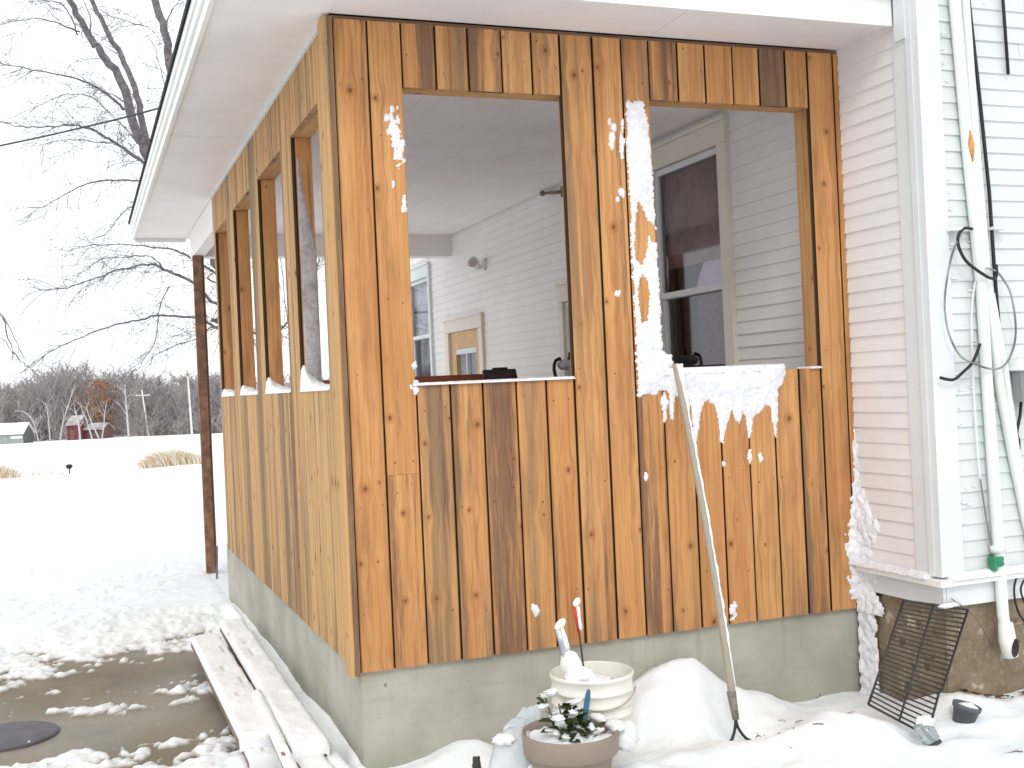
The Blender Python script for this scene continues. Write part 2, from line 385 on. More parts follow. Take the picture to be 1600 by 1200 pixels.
ys=axis([(-60,-8,4),(-8,-2,.4),(-2,-.9,.06),(-.9,.1,.018),(.1,3.4,.018),(3.4,6,.05),(6,12,.15),(12,30,.7),(30,80,2.5),(80,280,8),(280,700,40)])
GX,GY=np.meshgrid(xs,ys); H=snow_h(GX,GY)
def heightfield(name,GX,GY,H,mat,thick=None):
    ny,nx=GX.shape; me=bpy.data.meshes.new(name)
    co=np.stack([GX,GY,H],-1).reshape(-1,3)
    i=np.arange(nx*ny).reshape(ny,nx); q=np.stack([i[:-1,:-1],i[:-1,1:],i[1:,1:],i[1:,:-1]],-1).reshape(-1,4)
    me.from_pydata(co.tolist(),[],q.tolist()); me.materials.append(mat)
    me.polygons.foreach_set('use_smooth',[True]*len(me.polygons))
    if thick is not None:
        a=me.attributes.new('thick','FLOAT','POINT'); a.data.foreach_set('value',thick.reshape(-1).astype(np.float32))
    o=bpy.data.objects.new(name,me); COL.objects.link(o); return o
TH=(H-zbase(GX,GY)); TH=np.where((GX<.3)&(GY<12)&(GX>-6),TH*10,1.0)
g=heightfield('snow_ground',GX,GY,H,GSNOW,TH); tag(g,'snow covered ground with thin bare patches beside the porch','ground',kind='structure')
mb=MB(); mb.face([(-3.9,-6,0.0),(.0,-6,0.0),(.0,4.6,0.0),(-3.9,4.6,0.0)]); o=mb.build('concrete_pad',PAD); tag(o,'wet brown concrete pad showing through melted snow','pad',kind='structure')

# ------------------------------------------------------------------ snow patches on surfaces
def patch(f, u0,u1,v0,v1, res, to3d, mb, base=-.002):
    nu=int((u1-u0)/res)+1; nv=int((v1-v0)/res)+1
    U=np.linspace(u0,u1,nu); V=np.linspace(v0,v1,nv); A,B=np.meshgrid(U,V)
    T=f(A,B); idx={}
    def vid(j,i):
        if (j,i) not in idx:
            idx[(j,i)]=len(mb.v); mb.v.append(tuple(to3d(A[j,i],B[j,i],max(T[j,i],base))))
        return idx[(j,i)]
    for j in range(nv-1):
        for i in range(nu-1):
            q=T[j:j+2,i:i+2]
            if q.max()>0:
                mb.f.append((vid(j,i),vid(j,i+1),vid(j+1,i+1),vid(j+1,i))); mb.uv.append([(0,0)]*4); mb.c.append((0,0,0,0))
def poly_sd(poly,X,Y):
    """positive inside, metres to the outline"""
    P=np.array(poly,float); d=np.full(X.shape,1e9); ins=np.zeros(X.shape,bool)
    for (x0,y0),(x1,y1) in zip(P,np.roll(P,-1,0)):
        ex,ey=x1-x0,y1-y0; t=np.clip(((X-x0)*ex+(Y-y0)*ey)/(ex*ex+ey*ey+1e-12),0,1)
        d=np.minimum(d,np.hypot(X-x0-t*ex,Y-y0-t*ey))
        c=((y0>Y)!=(y1>Y))&(X<(x1-x0)*(Y-y0)/(y1-y0+1e-12)+x0); ins^=c
    return np.where(ins,d,-d)

# ------------------------------------------------------------------ the porch
porch=empty('enclosed_porch',(1.1,2.0,0),'wooden porch addition clad in knotty cedar boards with unglazed openings on a concrete base','porch')
Z0,Z1=.42,2.815; SILL,HEAD=1.458,2.567; T=.021
def board(mb, axis_, a0,a1, z0,z1, tint, off=0.0, gap=.006, jit=0.0):
    """one vertical board on the outside of the front (axis 0) or side (axis 1) wall, chamfered, with a dark tongue"""
    g=gap/2; c=.004; a0+=g; a1-=g
    prof=[(a0,T*.75),(a0,c),(a0+c,0),(a1-c,0),(a1,c),(a1,T*.75)]
    if axis_==0: P=lambda a,d,z:(a,d-off,z)
    else: P=lambda a,d,z:(d-off,a,z)
    fl=(axis_==1)
    def add(pts,uv,cc):
        if fl: pts=pts[::-1]; uv=uv[::-1] if uv else None
        mb.face(pts,uv,cc)
    for (p,dp),(q,dq) in zip(prof,prof[1:]):
        dk=(dp>c+1e-6 or dq>c+1e-6)
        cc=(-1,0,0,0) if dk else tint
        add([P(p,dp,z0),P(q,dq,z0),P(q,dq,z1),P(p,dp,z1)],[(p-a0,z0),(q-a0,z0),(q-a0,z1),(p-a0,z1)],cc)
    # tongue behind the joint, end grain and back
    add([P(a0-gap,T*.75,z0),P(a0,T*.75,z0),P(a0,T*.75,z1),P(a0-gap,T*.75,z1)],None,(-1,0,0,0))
    for z,s in((z0,1),(z1,-1)):
        pts=[P(a0,T,z),P(a1,T,z),P(a1,0.001,z),P(a0,0.001,z)]
        add(pts[::s],[(0,z),(.02,z),(.02,z),(0,z)],tint)
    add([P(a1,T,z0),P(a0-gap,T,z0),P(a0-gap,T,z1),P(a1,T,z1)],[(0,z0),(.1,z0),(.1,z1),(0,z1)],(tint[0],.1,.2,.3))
def nails(mb, axis_, a0,a1, zs, off=0.0, dark=(-1,0,0,0)):
    for z in zs:
        for a in (a0+.028,a1-.028):
            aa=a+random.uniform(-.010,.010); zz=z+random.uniform(-.035,.035); r=random.uniform(.0020,.0034)
            if random.random()<.3: continue
            pts=[]
            for k in range(6):
                t=k*math.pi/3; du=r*math.cos(t); dz=r*math.sin(t)
                pts.append((aa+du,-off-.0012,zz+dz) if axis_==0 else (-off-.0012,aa-du,zz+dz))
            mb.face(pts,None,dark)
EDG=[.008,.139,.266,.398,.528,.664,.787,.908,1.048,1.176,1.296,1.428,1.556,1.688,1.814,1.944,2.056,2.187,2.216]
#           seed stain grey pale   for each full or lower board (index) and each upper board
LOW={0:(.11,.0,.05,.05),1:(.23,.06,.22,.05),2:(.31,.05,.62,.22),3:(.43,.42,.30,.05),4:(.52,.78,.35,.0),5:(.57,.05,.38,.06),6:(.61,.22,.10,.0),7:(.67,.18,.42,.04),
     8:(.72,.05,.0,.0),9:(.774,.80,.15,.0),10:(.81,.15,.15,.05),11:(.85,.0,.08,.0),12:(.883,.1,.18,.0),13:(.91,.12,.05,.08),14:(.935,.12,.42,.0),15:(.96,.5,.3,.05),16:(.97,.0,.0,.05),17:(.99,.1,.0,0)}
UPP={2:(.15,.72,.1,.1),3:(.27,.3,.35,.12),4:(.39,.85,.3,.0),5:(.46,.05,.05,.03),6:(.49,.15,.4,.1),10:(.55,.85,.4,.0),11:(.59,.0,.0,.12),12:(.63,.1,.2,.0),13:(.69,.0,.1,.05),14:(.75,.85,.95,.0),15:(.79,.15,.1,.1)}
mb=MB()
for i in range(18):
    a0,a1=EDG[i],EDG[i+1]; gp=(.0095,.0055,.008,.0095,.007,.0045,.010,.0085)[(i*5)%8]
    hole=(a0>.25 and a1<.92) or (a0>1.29 and a1<2.06)
    low=LOW[i]; jz=random.uniform(-.0015,.0015)
    if hole:
        board(mb,0,a0,a1,Z0+jz,SILL,low,gap=gp); u=UPP.get(i,low); board(mb,0,a0,a1,HEAD,Z1-.009,u,gap=gp)
        nails(mb,0,a0,a1,(.62,1.02,1.37)); nails(mb,0,a0,a1,(2.66,2.77))
    elif i==1:
        board(mb,0,a0,a1,Z0+jz,1.1295,low,gap=gp); board(mb,0,a0,a1,1.1305,Z1-.009,(.19,.25,.12,.05),gap=gp)
        nails(mb,0,a0,a1,(.62,1.09,1.17,1.75,2.4,2.76))
    else:
        if i==9:   # one long board, rough and dark low down and at the very top
            for (za,zb,tn_) in((Z0+jz,1.40,low),(1.40,2.53,(.774,.0,.05,.0)),(2.53,Z1-.009,(.774,.75,.25,.0))): board(mb,0,a0,a1,za,zb,tn_,gap=gp)
        else: board(mb,0,a0,a1,Z0+jz,Z1-.009,low,gap=gp)
        nails(mb,0,a0,a1,(.62,1.05,1.5,2.1,2.6))
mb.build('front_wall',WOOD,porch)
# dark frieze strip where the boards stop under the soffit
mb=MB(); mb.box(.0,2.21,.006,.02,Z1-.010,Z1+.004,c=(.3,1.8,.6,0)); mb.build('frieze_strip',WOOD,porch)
# side wall
OP=[(.285,.907),(1.165,1.912),(2.20,2.925),(3.215,3.885)]
SE=[.0,.095]+list(np.arange(.222,3.95,.1285)); SE=[s for s in SE if s<3.93]+[3.946]
mb=MB()
k=0
for a0,a1 in zip(SE[1:],SE[2:]):
    k+=1; sd=.013+.0267*k%1; r=random.Random(k)
    tn=(sd,r.choice([0,.1,.25,.6,.5]),r.choice([.25,.5,.3,.85]),.82)
    up=((sd+.41)%1,r.choice([0,.1,.3,.5]),r.choice([.1,.3,.5]),.7)
    gp=r.choice([.003,.004,.006])
    # each board is cut where it meets an opening
    cuts=sorted({a0,a1}|{e for o in OP for e in o if a0<e<a1})
    for b0,b1 in zip(cuts,cuts[1:]):
        if b1-b0<.012: continue
        mid=(b0+b1)/2; inh=any(o[0]<mid<o[1] for o in OP)
        if inh:
            board(mb,1,b0,b1,Z0,SILL,tn,gap=gp); board(mb,1,b0,b1,HEAD+.0,Z1-.003,up,gap=gp)
        else: board(mb,1,b0,b1,Z0,Z1-.003,tn,gap=gp)
    nails(mb,1,a0,a1,(.62,1.05,1.36,2.68))
mb.build('side_wall',WOOD,porch)
# corner trim board, nailed over the ends: broad face on the side, its edge shows on the front
mb=MB(); mb.box(-.026,-.0015,-.004,.092,Z0-.012,Z1-.004,c=(.66,.0,.15,.75)); mb.build('corner_board',WOOD,porch)
mb=MB(); mb.box(-.012,.007,-.0075,-.0045,Z0-.008,Z1-.004,c=(.28,.35,.75,.35)); mb.build('corner_strip',WOOD,porch)
# framing lumber: jambs, heads and sills lining each opening
def stick(name,x0,x1,y0,y1,z0,z1,c):
    m=MB(); m.box(x0,x1,y0,y1,z0,z1,c=c); return m.build(name,WOOD,porch)
for j,(a,b) in enumerate(OP):
    stick('jamb',.022,.094,b-.002,b+.036,SILL,HEAD,(.21+.17*j,.1,.1,.0))
    stick('jamb',.022,.094,a-.036,a-.001,SILL,HEAD,(.33+.13*j,0,.1,.3))
    stick('head_jamb',.022,.094,a-.036,b+.036,HEAD+.002,HEAD+.04,(.71+.07*j,0,.1,.35))
    stick('sill',.022,.094,a-.036,b+.036,SILL-.04,SILL-.003,(.51+.11*j,0,.1,.3))
for a,b,jr in((.266,.908,0),(1.296,2.056,1)):
    stick('head_jamb',a-.04,b+.04,.0225,.112,HEAD+.004,HEAD+.042,(.35+.2*jr,0,.0,.4))
    stick('sill',a-.04,b+.04,.0225,.112,SILL-.045,SILL-.004,(.77,0,.2,.3))
    stick('jamb',a-.040,a-.003,.0225,.112,SILL-.003,HEAD+.003,(.13+.3*jr,0,.1,.3))
    if jr: stick('jamb',b-.001,b+.036,.0225,.112,SILL-.003,HEAD+.003,(.58,0,.1,.25))
    else: stick('stud',b+.05,b+.09,.0225,.112,SILL-.003,HEAD+.003,(.38,0,.1,.25))
# stem wall and slab
mb=MB(); mb.box(.012,W-.01,.028,.17,-.3,Z0+.012); mb.box(.012,.17,.17,4.1,-.3,Z0+.012); mb.build('stem_wall',CONC,porch)
mb=MB(); mb.box(.17,W-.01,.17,5.9,-.3,.03); mb.build('floor_slab',mat_plain('pale_floor_bounce',(.70,.68,.67),.6,.1,3),porch)  # unseen floor made pale to bounce added fill light into the porch
# ceiling, soffit, fascia, roof
ZS=2.822
mb=MB()
for i,x0 in enumerate(np.arange(.10,W-.02,.09)): mb.box(x0,min(x0+.0885,W-.02),.12,5.6,2.79,2.806)
mb.build('ceiling',CEIL,porch)
mb=MB()
for a,b in((-.41,-.0),):
    for c,d in((-.37,2.1),(2.1025,4.62),(4.6225,6.04)): mb.box(a,b,c,d,ZS+random.uniform(0,.0015),ZS+.02)
for a,b in((.001,1.3),(1.3025,W-.003)):
    for c,d in((-.37,-.001),): mb.box(a,b,c,d,ZS+random.uniform(0,.0015),ZS+.02)
mb.box(-.41,W-.003,-.37,-.001,ZS+.021,ZS+.024); mb.box(-.41,-.001,-.0005,6.04,ZS+.021,ZS+.024); mb.box(.001,W-.003,5.72,6.04,ZS,ZS+.02); mb.build('soffit',SOFF,porch)
mb=MB(); mb.box(-.0135,-.0005,.1,3.94,ZS-.011,ZS-.001); mb.build('soffit_moulding',TRIM,porch)
mb=MB()
mb.box(-.430,-.412,-.40,6.06,ZS-.010,ZS+.085); mb.box(-.441,-.4305,-.40,6.065,ZS+.04,ZS+.115); mb.box(-.449,-.4415,-.42,6.07,ZS+.085,ZS+.125)
mb.build('eave_fascia',FASC,porch)
mb=MB(); mb.box(-.41,W-.035,-.392,-.371,ZS-.018,ZS+.12); mb.build('front_fascia',FASC,porch)
mb=MB(); mb.box(-.411,-.0,6.045,6.066,ZS-.03,ZS+.12); mb.build('rear_fascia',FASC,porch)
mb=MB(); mb.box(W-.034,W-.004,-.462,-.40,ZS-.085,ZS+.5); mb.build('fascia_end_block',TRIM,porch)
mb=MB()
for off in (0,):
    e=-.460; zt=ZS+.126
    P0=[(e,-.45,zt),(W,-.45,zt),(W,1.6,zt+1.05),(W,4.6,zt+1.05),(W,6.1,zt),(e,6.1,zt)]
    up=lambda p,d=.022:(p[0],p[1],p[2]+d)
    ridge=[(W-.004,1.9,zt+.98),(W-.004,4.2,zt+.98)]
    A,B,C_,D_=(e,-.45,zt),(W-.004,-.45,zt),(W-.004,6.1,zt),(e,6.1,zt)
    for fcs in ([A,B,ridge[0]],[A,ridge[0],ridge[1],D_],[D_,ridge[1],C_]):
        mb.face([up(p) for p in fcs]); mb.face([p for p in fcs][::-1])
    for p,q in((A,B),(D_,A),(C_,D_)): mb.face([p,q,up(q),up(p)])
mb.build('roof',SHINGLE,porch)
mb=MB(); mb.box(.0,.09,3.99,5.68,2.602,ZS-.002); mb.box(.091,W-.002,5.52,5.67,2.605,ZS-.003); mb.build('beam',SOFF,porch)
# open bay post of two brown boards
pst=MB(); pst.box(-.008,.060,5.40,5.46,-.05,2.60); po=pst.build('post',POSTM,porch)
pst=MB(); pst.box(.066,.080,5.43,5.55,-.05,2.60); pst.build('post_board',POSTM,po)
# ------------------------------------------------------------------ the house
house=empty('clapboard_house',(3.2,2.5,0),'old white clapboard farmhouse wall and corner joining the right side of the porch','house')
PITCH=.0640; HT=5.6
def clapboard(mb, fn, a0,a1, z0,z1, holes=(), flip=False, seed=0):
    r=random.Random(seed); z=z0
    while z<z1-1e-4:
        zt=min(z+PITCH,z1); cuts=sorted({a0,a1}|{c for h in holes for c in h[:2] if a0<c<a1})
        if a1-a0>1.5:
            for _ in range(1): cuts=sorted(set(cuts)|{r.uniform(a0+.3,a1-.3)})
        for p,q in zip(cuts,cuts[1:]):
            m=(p+q)/2
            if any(h[0]<m<h[1] and h[2]<(z+zt)/2<h[3] for h in holes): continue
            q2=q-.0008; j=r.uniform(-.0012,.0012); b=.0108+j; t=.002+j*.3
            pts=[fn(p,b,z),fn(q2,b,z),fn(q2,t,zt+.008),fn(p,t,zt+.008)]; un=[fn(p,0,z),fn(q2,0,z),fn(q2,b,z),fn(p,b,z)]
            e1=[fn(p,0,z),fn(p,b,z),fn(p,t,zt)]; e2=[fn(q2,0,z),fn(q2,b,z),fn(q2,t,zt)]
            for f in(pts,un,e1,e2): mb.face(f[::-1] if flip else f)
        z=zt
WIN=[(.985,1.70,.95,2.62),(2.30,3.06,.95,1.99),(6.24,6.95,1.2,2.50)]; DOOR=(4.84,5.66,.0,1.93)
side=lambda a,d,z:(W-d,a,z); frontf=lambda a,d,z:(a,YF-d,z)
mb=MB(); clapboard(mb,side,-.372,9.0,.622,HT,[(w[0]-.02,w[1]+.02,w[2]-.02,w[3]+.02) for w in WIN]+[(DOOR[0]-.02,DOOR[1]+.02,0,DOOR[3]+.02)],True,3); mb.build('side_siding',SIDING,house)
mb=MB(); clapboard(mb,frontf,2.302,5.4,.622,HT,[],False,4); mb.build('front_siding',FRONTSID,house)
mb=MB(); mb.box(W+.001,5.4,YF+.001,9.0,.5,HT)
# wall body with recesses left for the windows is kept simple: sheathing behind the boards
mb=MB()
def sheath(a0,a1,z0,z1): mb.box(W+.002,W+.03,a0,a1,z0,z1)
ys_=sorted([-.49,9.0]+[c for w in WIN+[DOOR] for c in w[:2]])
for a,b in zip(ys_,ys_[1:]):
    m=(a+b)/2; h=[w for w in WIN+[DOOR] if w[0]<m<w[1]]
    if h: sheath(a,b,.5,h[0][2]) if h[0][2]>.5 else None; sheath(a,b,h[0][3],HT)
    else: sheath(a,b,.5,HT)
mb.box(W+.031,5.4,YF+.002,YF+.03,.5,HT); mb.box(5.4,5.43,YF,9,.5,HT); mb.box(W,5.4,9.0,9.03,.5,HT)
mb.build('sheathing',SIDING,house)
mb=MB(); mb.box(W+.25,5.39,YF+.05,8.9,HT-.3,HT); mb.build('attic_floor',SIDING,house)
# corner boards
mb=MB(); mb.box(W-.020,W+.001,-.455,-.372,.62,HT); mb.box(W-.030,W+.001,-.487,-.456,.62,HT); mb.build('corner_board',TRIM,house)
mb=MB(); mb.box(W-.024,2.302,YF-.022,YF+.012,.62,HT); mb.build('corner_board',TRIM,house)
# water table: skirt board and drip cap
mb=MB(); mb.box(W-.014,W+.001,YF-.012,.02,.50,.585); mb.box(W+.0015,5.4,YF-.015,YF+.001,.50,.585); mb.build('skirt_board',TRIM,house)
mb=MB(); mb.box(W-.055,W,YF-.05,-.03,.588,.612); mb.box(W+.001,5.4,YF-.052,YF,.589,.613); mb.build('drip_cap',FASC,house)
mb=MB(); mb.box(W+.012,W+.2,YF+.012,9,-.4,.499); mb.box(W+.2,5.4,YF+.0125,YF+.2,-.4,.4985); mb.build('foundation',STONE,house)
mb=MB(); Hh=HT+.02
for f in ([(1.7,-1,Hh),(5.9,-1,Hh),(5.9,4.2,Hh+2.4),(1.7,4.2,Hh+2.4)],[(1.7,4.2,Hh+2.4),(5.9,4.2,Hh+2.4),(5.9,9.5,Hh),(1.7,9.5,Hh)],[(1.7,-1,Hh),(1.7,9.5,Hh),(5.9,9.5,Hh),(5.9,-1,Hh)]): mb.face(f)
mb.build('roof',SHINGLE,house)
# windows
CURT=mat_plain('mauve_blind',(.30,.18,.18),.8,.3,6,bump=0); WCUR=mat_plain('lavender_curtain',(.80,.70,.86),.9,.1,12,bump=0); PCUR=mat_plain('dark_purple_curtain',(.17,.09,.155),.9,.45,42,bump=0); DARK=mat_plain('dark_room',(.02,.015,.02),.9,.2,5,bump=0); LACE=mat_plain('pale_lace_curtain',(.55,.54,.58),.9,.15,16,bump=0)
BLUEGREY=mat_plain('blue_grey_door_curtain',(.30,.31,.36),.9,.15,10,bump=0)
def window(w, kind, casing, cw=.085):
    a,b,z0,z1=w
    m=MB(); x0,x1=W-.034,W+.0015
    m.box(x0,x1,a-cw,a,z0-.03,z1+.002); m.box(x0,x1,b,b+cw,z0-.03,z1+.002); m.box(x0-.003,x1,a-cw-.004,b+cw+.004,z1+.003,z1+.115); m.box(x0-.016,x1,a-cw-.012,b+cw+.012,z1+.1155,z1+.135); m.box(x0-.02,x1,a-cw-.02,b+cw+.02,z0-.07,z0-.031)
    win=m.build('window',casing,house)
    fr=MB(); zm=z0+(z1-z0)*.56 if kind!='far' else 1.95
    if kind=='near': zm=1.905
    t=.034; X0,X1=W-.012,W+.02
    # upper sash (outer) and lower sash
    for (za,zb,dx) in((zm-.016,z1,0),(z0,zm+.016,.022)):
        fr.box(X0+dx,X1+dx,a+.001,a+t,za,zb); fr.box(X0+dx,X1+dx,b-t,b-.001,za,zb); fr.box(X0+dx,X1+dx,a+t,b-t,zb-t,zb-.001); fr.box(X0+dx,X1+dx,a+t,b-t,za,za+t)
    fr.build('sash',TRIM,win)
    gp=MB(); gp.face([(W+.004,a+t,zm),(W+.004,b-t,zm),(W+.004,b-t,z1-t),(W+.004,a+t,z1-t)][::-1]); gp.face([(W+.026,a+t,z0+t),(W+.026,b-t,z0+t),(W+.026,b-t,zm-.01),(W+.026,a+t,zm-.01)][::-1]); gp.build('pane',GLASS,win)
    cu=MB()
    def wavy(m,ya,yb,za,zb,x,amp,n=24,f=9):
        P=[(x+amp*math.sin(f*i/n*6.28),ya+(yb-ya)*i/n) for i in range(n+1)]
        for p,q in zip(P,P[1:]): m.face([(p[0],p[1],za),(q[0],q[1],za),(q[0],q[1],zb),(p[0],p[1],zb)])
    if kind=='near':
        bl=MB(); wavy(bl,a,b,2.06,z1,W+.05,.002); bl.build('blind',CURT,win)
        lc=MB(); lc.face([(W+.055,a+.0,1.90),(W+.055,a+.44,1.90),(W+.06,a+.30,2.11),(W+.06,a,2.13)]); lc.build('curtain',WCUR,win)
        wavy(cu,a,a+.46,z0,1.93,W+.09,.012,40,7); cu.build('curtain',PCUR,win)
    elif kind=='far':
        wavy(cu,a,b,1.95,z1,W+.06,.006); cu.build('curtain',LACE,win)
    else:
        wavy(cu,a,b,z0,z1,W+.06,.006); cu.build('blind',CURT,win)
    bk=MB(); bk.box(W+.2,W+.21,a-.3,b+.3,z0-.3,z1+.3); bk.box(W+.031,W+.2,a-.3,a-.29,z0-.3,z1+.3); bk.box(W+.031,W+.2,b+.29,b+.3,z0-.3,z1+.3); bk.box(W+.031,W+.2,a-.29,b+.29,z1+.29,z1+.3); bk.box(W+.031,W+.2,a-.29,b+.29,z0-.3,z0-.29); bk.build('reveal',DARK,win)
    return win
window(WIN[0],'near',CREAM); window(WIN[1],'mid',CREAM,.07); window(WIN[2],'far',TRIM,.06)
m=MB(); a,b,z0,z1=DOOR
m.box(W-.034,W+.0015,a-.095,a,z0,z1+.002); m.box(W-.034,W+.0015,b,b+.095,z0,z1+.002); m.box(W-.037,W+.0015,a-.10,b+.10,z1+.003,z1+.105); m.box(W-.05,W+.0015,a-.112,b+.112,z1+.1055,z1+.122)
dr=m.build('door',CREAM,house)
TANM=mat_plain('tan_door_paint',(.56,.36,.17),.55,.12,12)
m=MB(); m.box(W-.008,W+.03,a+.002,a+.14,z0,z1); m.box(W-.008,W+.03,b-.14,b-.002,z0,z1); m.box(W-.008,W+.03,a+.14,b-.14,1.78,z1); m.box(W-.008,W+.03,a+.14,b-.14,z0,.95); m.build('door_panel',TANM,dr)
m=MB(); m.box(W+.03,W+.035,a+.14,b-.14,.95,1.78); m.build('door_curtain',BLUEGREY,dr)
m=MB(); m.box(W-.006,W+.028,a+.14,b-.14,1.735,1.779); m.box(W-.004,W+.028,(a+b)/2-.012,(a+b)/2+.012,.95,1.735); m.build('glazing_bar',TRIM,dr)
m=MB(); m.tube([(W-.01,b-.07,1.02),(W-.06,b-.07,1.02)],.012,10); m.lathe([(0,-.028),(.02,-.02),(.028,0),(.02,.02),(0,.028)],(W-.075,b-.07,1.02),16); m.build('handle',STEEL,dr)
# ------------------------------------------------------------------ things on and in the porch
LAMPM=mat_plain('grey_lamp_glass',(.70,.65,.65),.35,.1,20,bump=0)
t=empty('wall_lamp',(W-.02,4.72,2.40),'small grey flood lamp fixed to the white wall above the tan door','lamp')
m=MB(); m.lathe([(0,0),(.045,.0),(.045,.018),(.0,.02)],(0,0,0),24,Matrix.Translation((W-.008,4.66,2.43))@Matrix.Rotation(R(-90),4,'Y')); m.build('mount',LAMPM,t)
m=MB(); Ml=Matrix.Translation((W-.05,4.70,2.41))@Matrix.Rotation(R(60),4,'X')@Matrix.Rotation(R(-40),4,'Y')@Matrix.Scale(.78,4); m.lathe([(.0,-.01),(.030,-.005),(.036,.02),(.042,.06),(.060,.13),(.062,.137),(.055,.134),(.04,.07),(.0,.05)],(0,0,0),28,Ml); m.build('shade',LAMPM,t,True)
t=empty('plant_hook',(W-.02,3.1,2.75),'brown wooden peg bracket high on the inside porch wall','hook')
m=MB(); m.tube([(W-.012,2.99,2.735),(W-.03,3.10,2.745),(W-.05,3.25,2.765)],[.012,.011,.010],8); m.lathe([(0,-.02),(.018,-.012),(.022,0),(.018,.012),(0,.02)],(W-.052,3.27,2.768),14); m.build('peg',mat_plain('brown_peg',(.18,.11,.08),.6),t,True)
m=MB(); m.box(W-.024,W-.0125,2.95,3.02,2.70,2.77); m.build('plate',mat_plain('peg_plate',(.2,.13,.09),.6),t)
# workbench with stuff lying on it, seen just above the left sill
BENCH=mat_plain('grey_bench_top',(.40,.38,.37),.7,.1,10)
t=empty('workbench',(1.35,2.6,.03),'pale grey topped workbench standing inside the porch behind the left opening','workbench')
m=MB(); m.box(.55,2.05,1.6,3.4,1.405,1.435); m.build('tabletop',BENCH,t)
for x in (.62,1.98):
    for y in(1.67,3.33): mm=MB(); mm.box(x-.035,x+.035,y-.035,y+.035,.03,1.405); mm.build('leg',POSTM,t)
m=MB(); m.box(.50,1.60,3.00,3.05,1.436,1.527); o=m.build('plank',REDPLANK); tag(o,'red brown plank standing on edge behind the left porch opening','plank')
t=empty('tool_case',(1.58,2.72,1.436),'dark maroon open tool case leaning at the end of the red plank','case')
m=MB(); Mc=Matrix.Translation((1.60,2.70,1.437))@Matrix.Rotation(R(-4),4,'Z')
m.box(-.115,.115,-.10,.10,0,.028,Mc); m.build('case_tray',DKPURPLE,t)
m=MB(); m.box(-.115,.105,-.012,.012,0,.10,Mc@Matrix.Translation((0.02,.08,.020))@Matrix.Rotation(R(-30),4,'X')); m.box(-.05,.05,-.016,.016,.1005,.112,Mc@Matrix.Translation((0.02,.08,.020))@Matrix.Rotation(R(-30),4,'X')); m.build('case_lid',DKPURPLE,t)
t=empty('bench_tool',(1.83,2.25,1.436),'pale power tool with black handle on the bench at the left opening','power tool')
m=MB(); m.box(1.66,1.98,2.10,2.34,1.436,1.478); m.build('tool_base',mat_plain('dark_cast_metal',(.12,.115,.115),.5),t)
m=MB(); m.tube([(1.775,2.2,1.545),(1.80,2.2,1.552),(1.93,2.21,1.552),(1.96,2.21,1.545)],[.018,.032,.034,.024],14); m.box(1.83,1.93,2.18,2.24,1.478,1.53); m.build('tool_body',mat_plain('pale_grey_metal',(.46,.44,.46),.4),t)
m=MB(); m.tube(smooth([(1.755,2.2,1.479),(1.745,2.2,1.53),(1.757,2.2,1.575),(1.79,2.2,1.59)]),.011,8); m.tube([(1.84,2.2,1.58),(1.85,2.2,1.60),(1.852,2.2,1.625)],.009,8); m.build('handle',BLACK,t,True)
t=empty('storage_box',(1.52,.62,1.42),'flat grey box lying inside the right opening near the dark window','box')
m=MB(); m.box(1.44,1.62,.55,.78,1.40,1.492); m.build('box_body',mat_plain('grey_box',(.20,.16,.17),.6),t); m=MB(); m.box(1.43,1.63,.54,.79,1.493,1.503); m.build('box_lid',mat_plain('grey_box_lid',(.30,.25,.26),.6),t)
t=empty('side_table',(1.6,.7,.03),'narrow table carrying the grey box inside the right opening','table')
m=MB(); m.box(1.36,1.84,.48,.88,1.37,1.399); m.build('tabletop',BENCH,t)
for x in(1.39,1.81):
    for y in(.51,.85): mm=MB(); mm.box(x-.02,x+.02,y-.02,y+.02,.03,1.37); mm.build('leg',POSTM,t)
# ------------------------------------------------------------------ wind-blown snow stuck to the porch
front3=lambda a,z,t:(a,-max(t,-.004),z)
mb=MB()
POSTP=[(1.186,2.545),(1.19,2.562),(1.215,2.553),(1.24,2.56),(1.262,2.558),(1.283,2.47),(1.292,2.2),(1.296,1.9),(1.30,1.55),(1.34,1.53),(1.348,1.45),(1.335,1.36),(1.30,1.40),(1.255,1.375),(1.21,1.385),(1.184,1.37),(1.184,1.70),(1.185,2.1)]
HOLES=[[(1.225,2.15),(1.262,2.06),(1.25,1.97),(1.225,1.90),(1.20,1.93),(1.205,2.05)],[(1.225,1.86),(1.245,1.84),(1.248,1.78),(1.235,1.68),(1.215,1.67),(1.205,1.76),(1.21,1.82)],[(1.27,2.07),(1.297,2.04),(1.297,1.99),(1.272,2.00)]]
def f_post(A,B):
    s=poly_sd(POSTP,A,B)
    for h in HOLES: s=np.minimum(s,-poly_sd(h,A,B)-.004)
    n=fbm(A*60,B*60,3,3)-.5; n2=fbm(A*17,B*17,8,3)-.5
    s=s+n*.011+n2*.007+(fbm(A*150,B*150,6,2)-.5)*.012
    return np.where(s>0,np.minimum(.017,.36*np.sqrt(np.maximum(s,0)*.012))+ np.clip(s/.006,0,1)*(n*.008+n2*.010+.001),-.004)
patch(f_post,1.165,1.36,1.34,2.575,.0036,front3,mb)
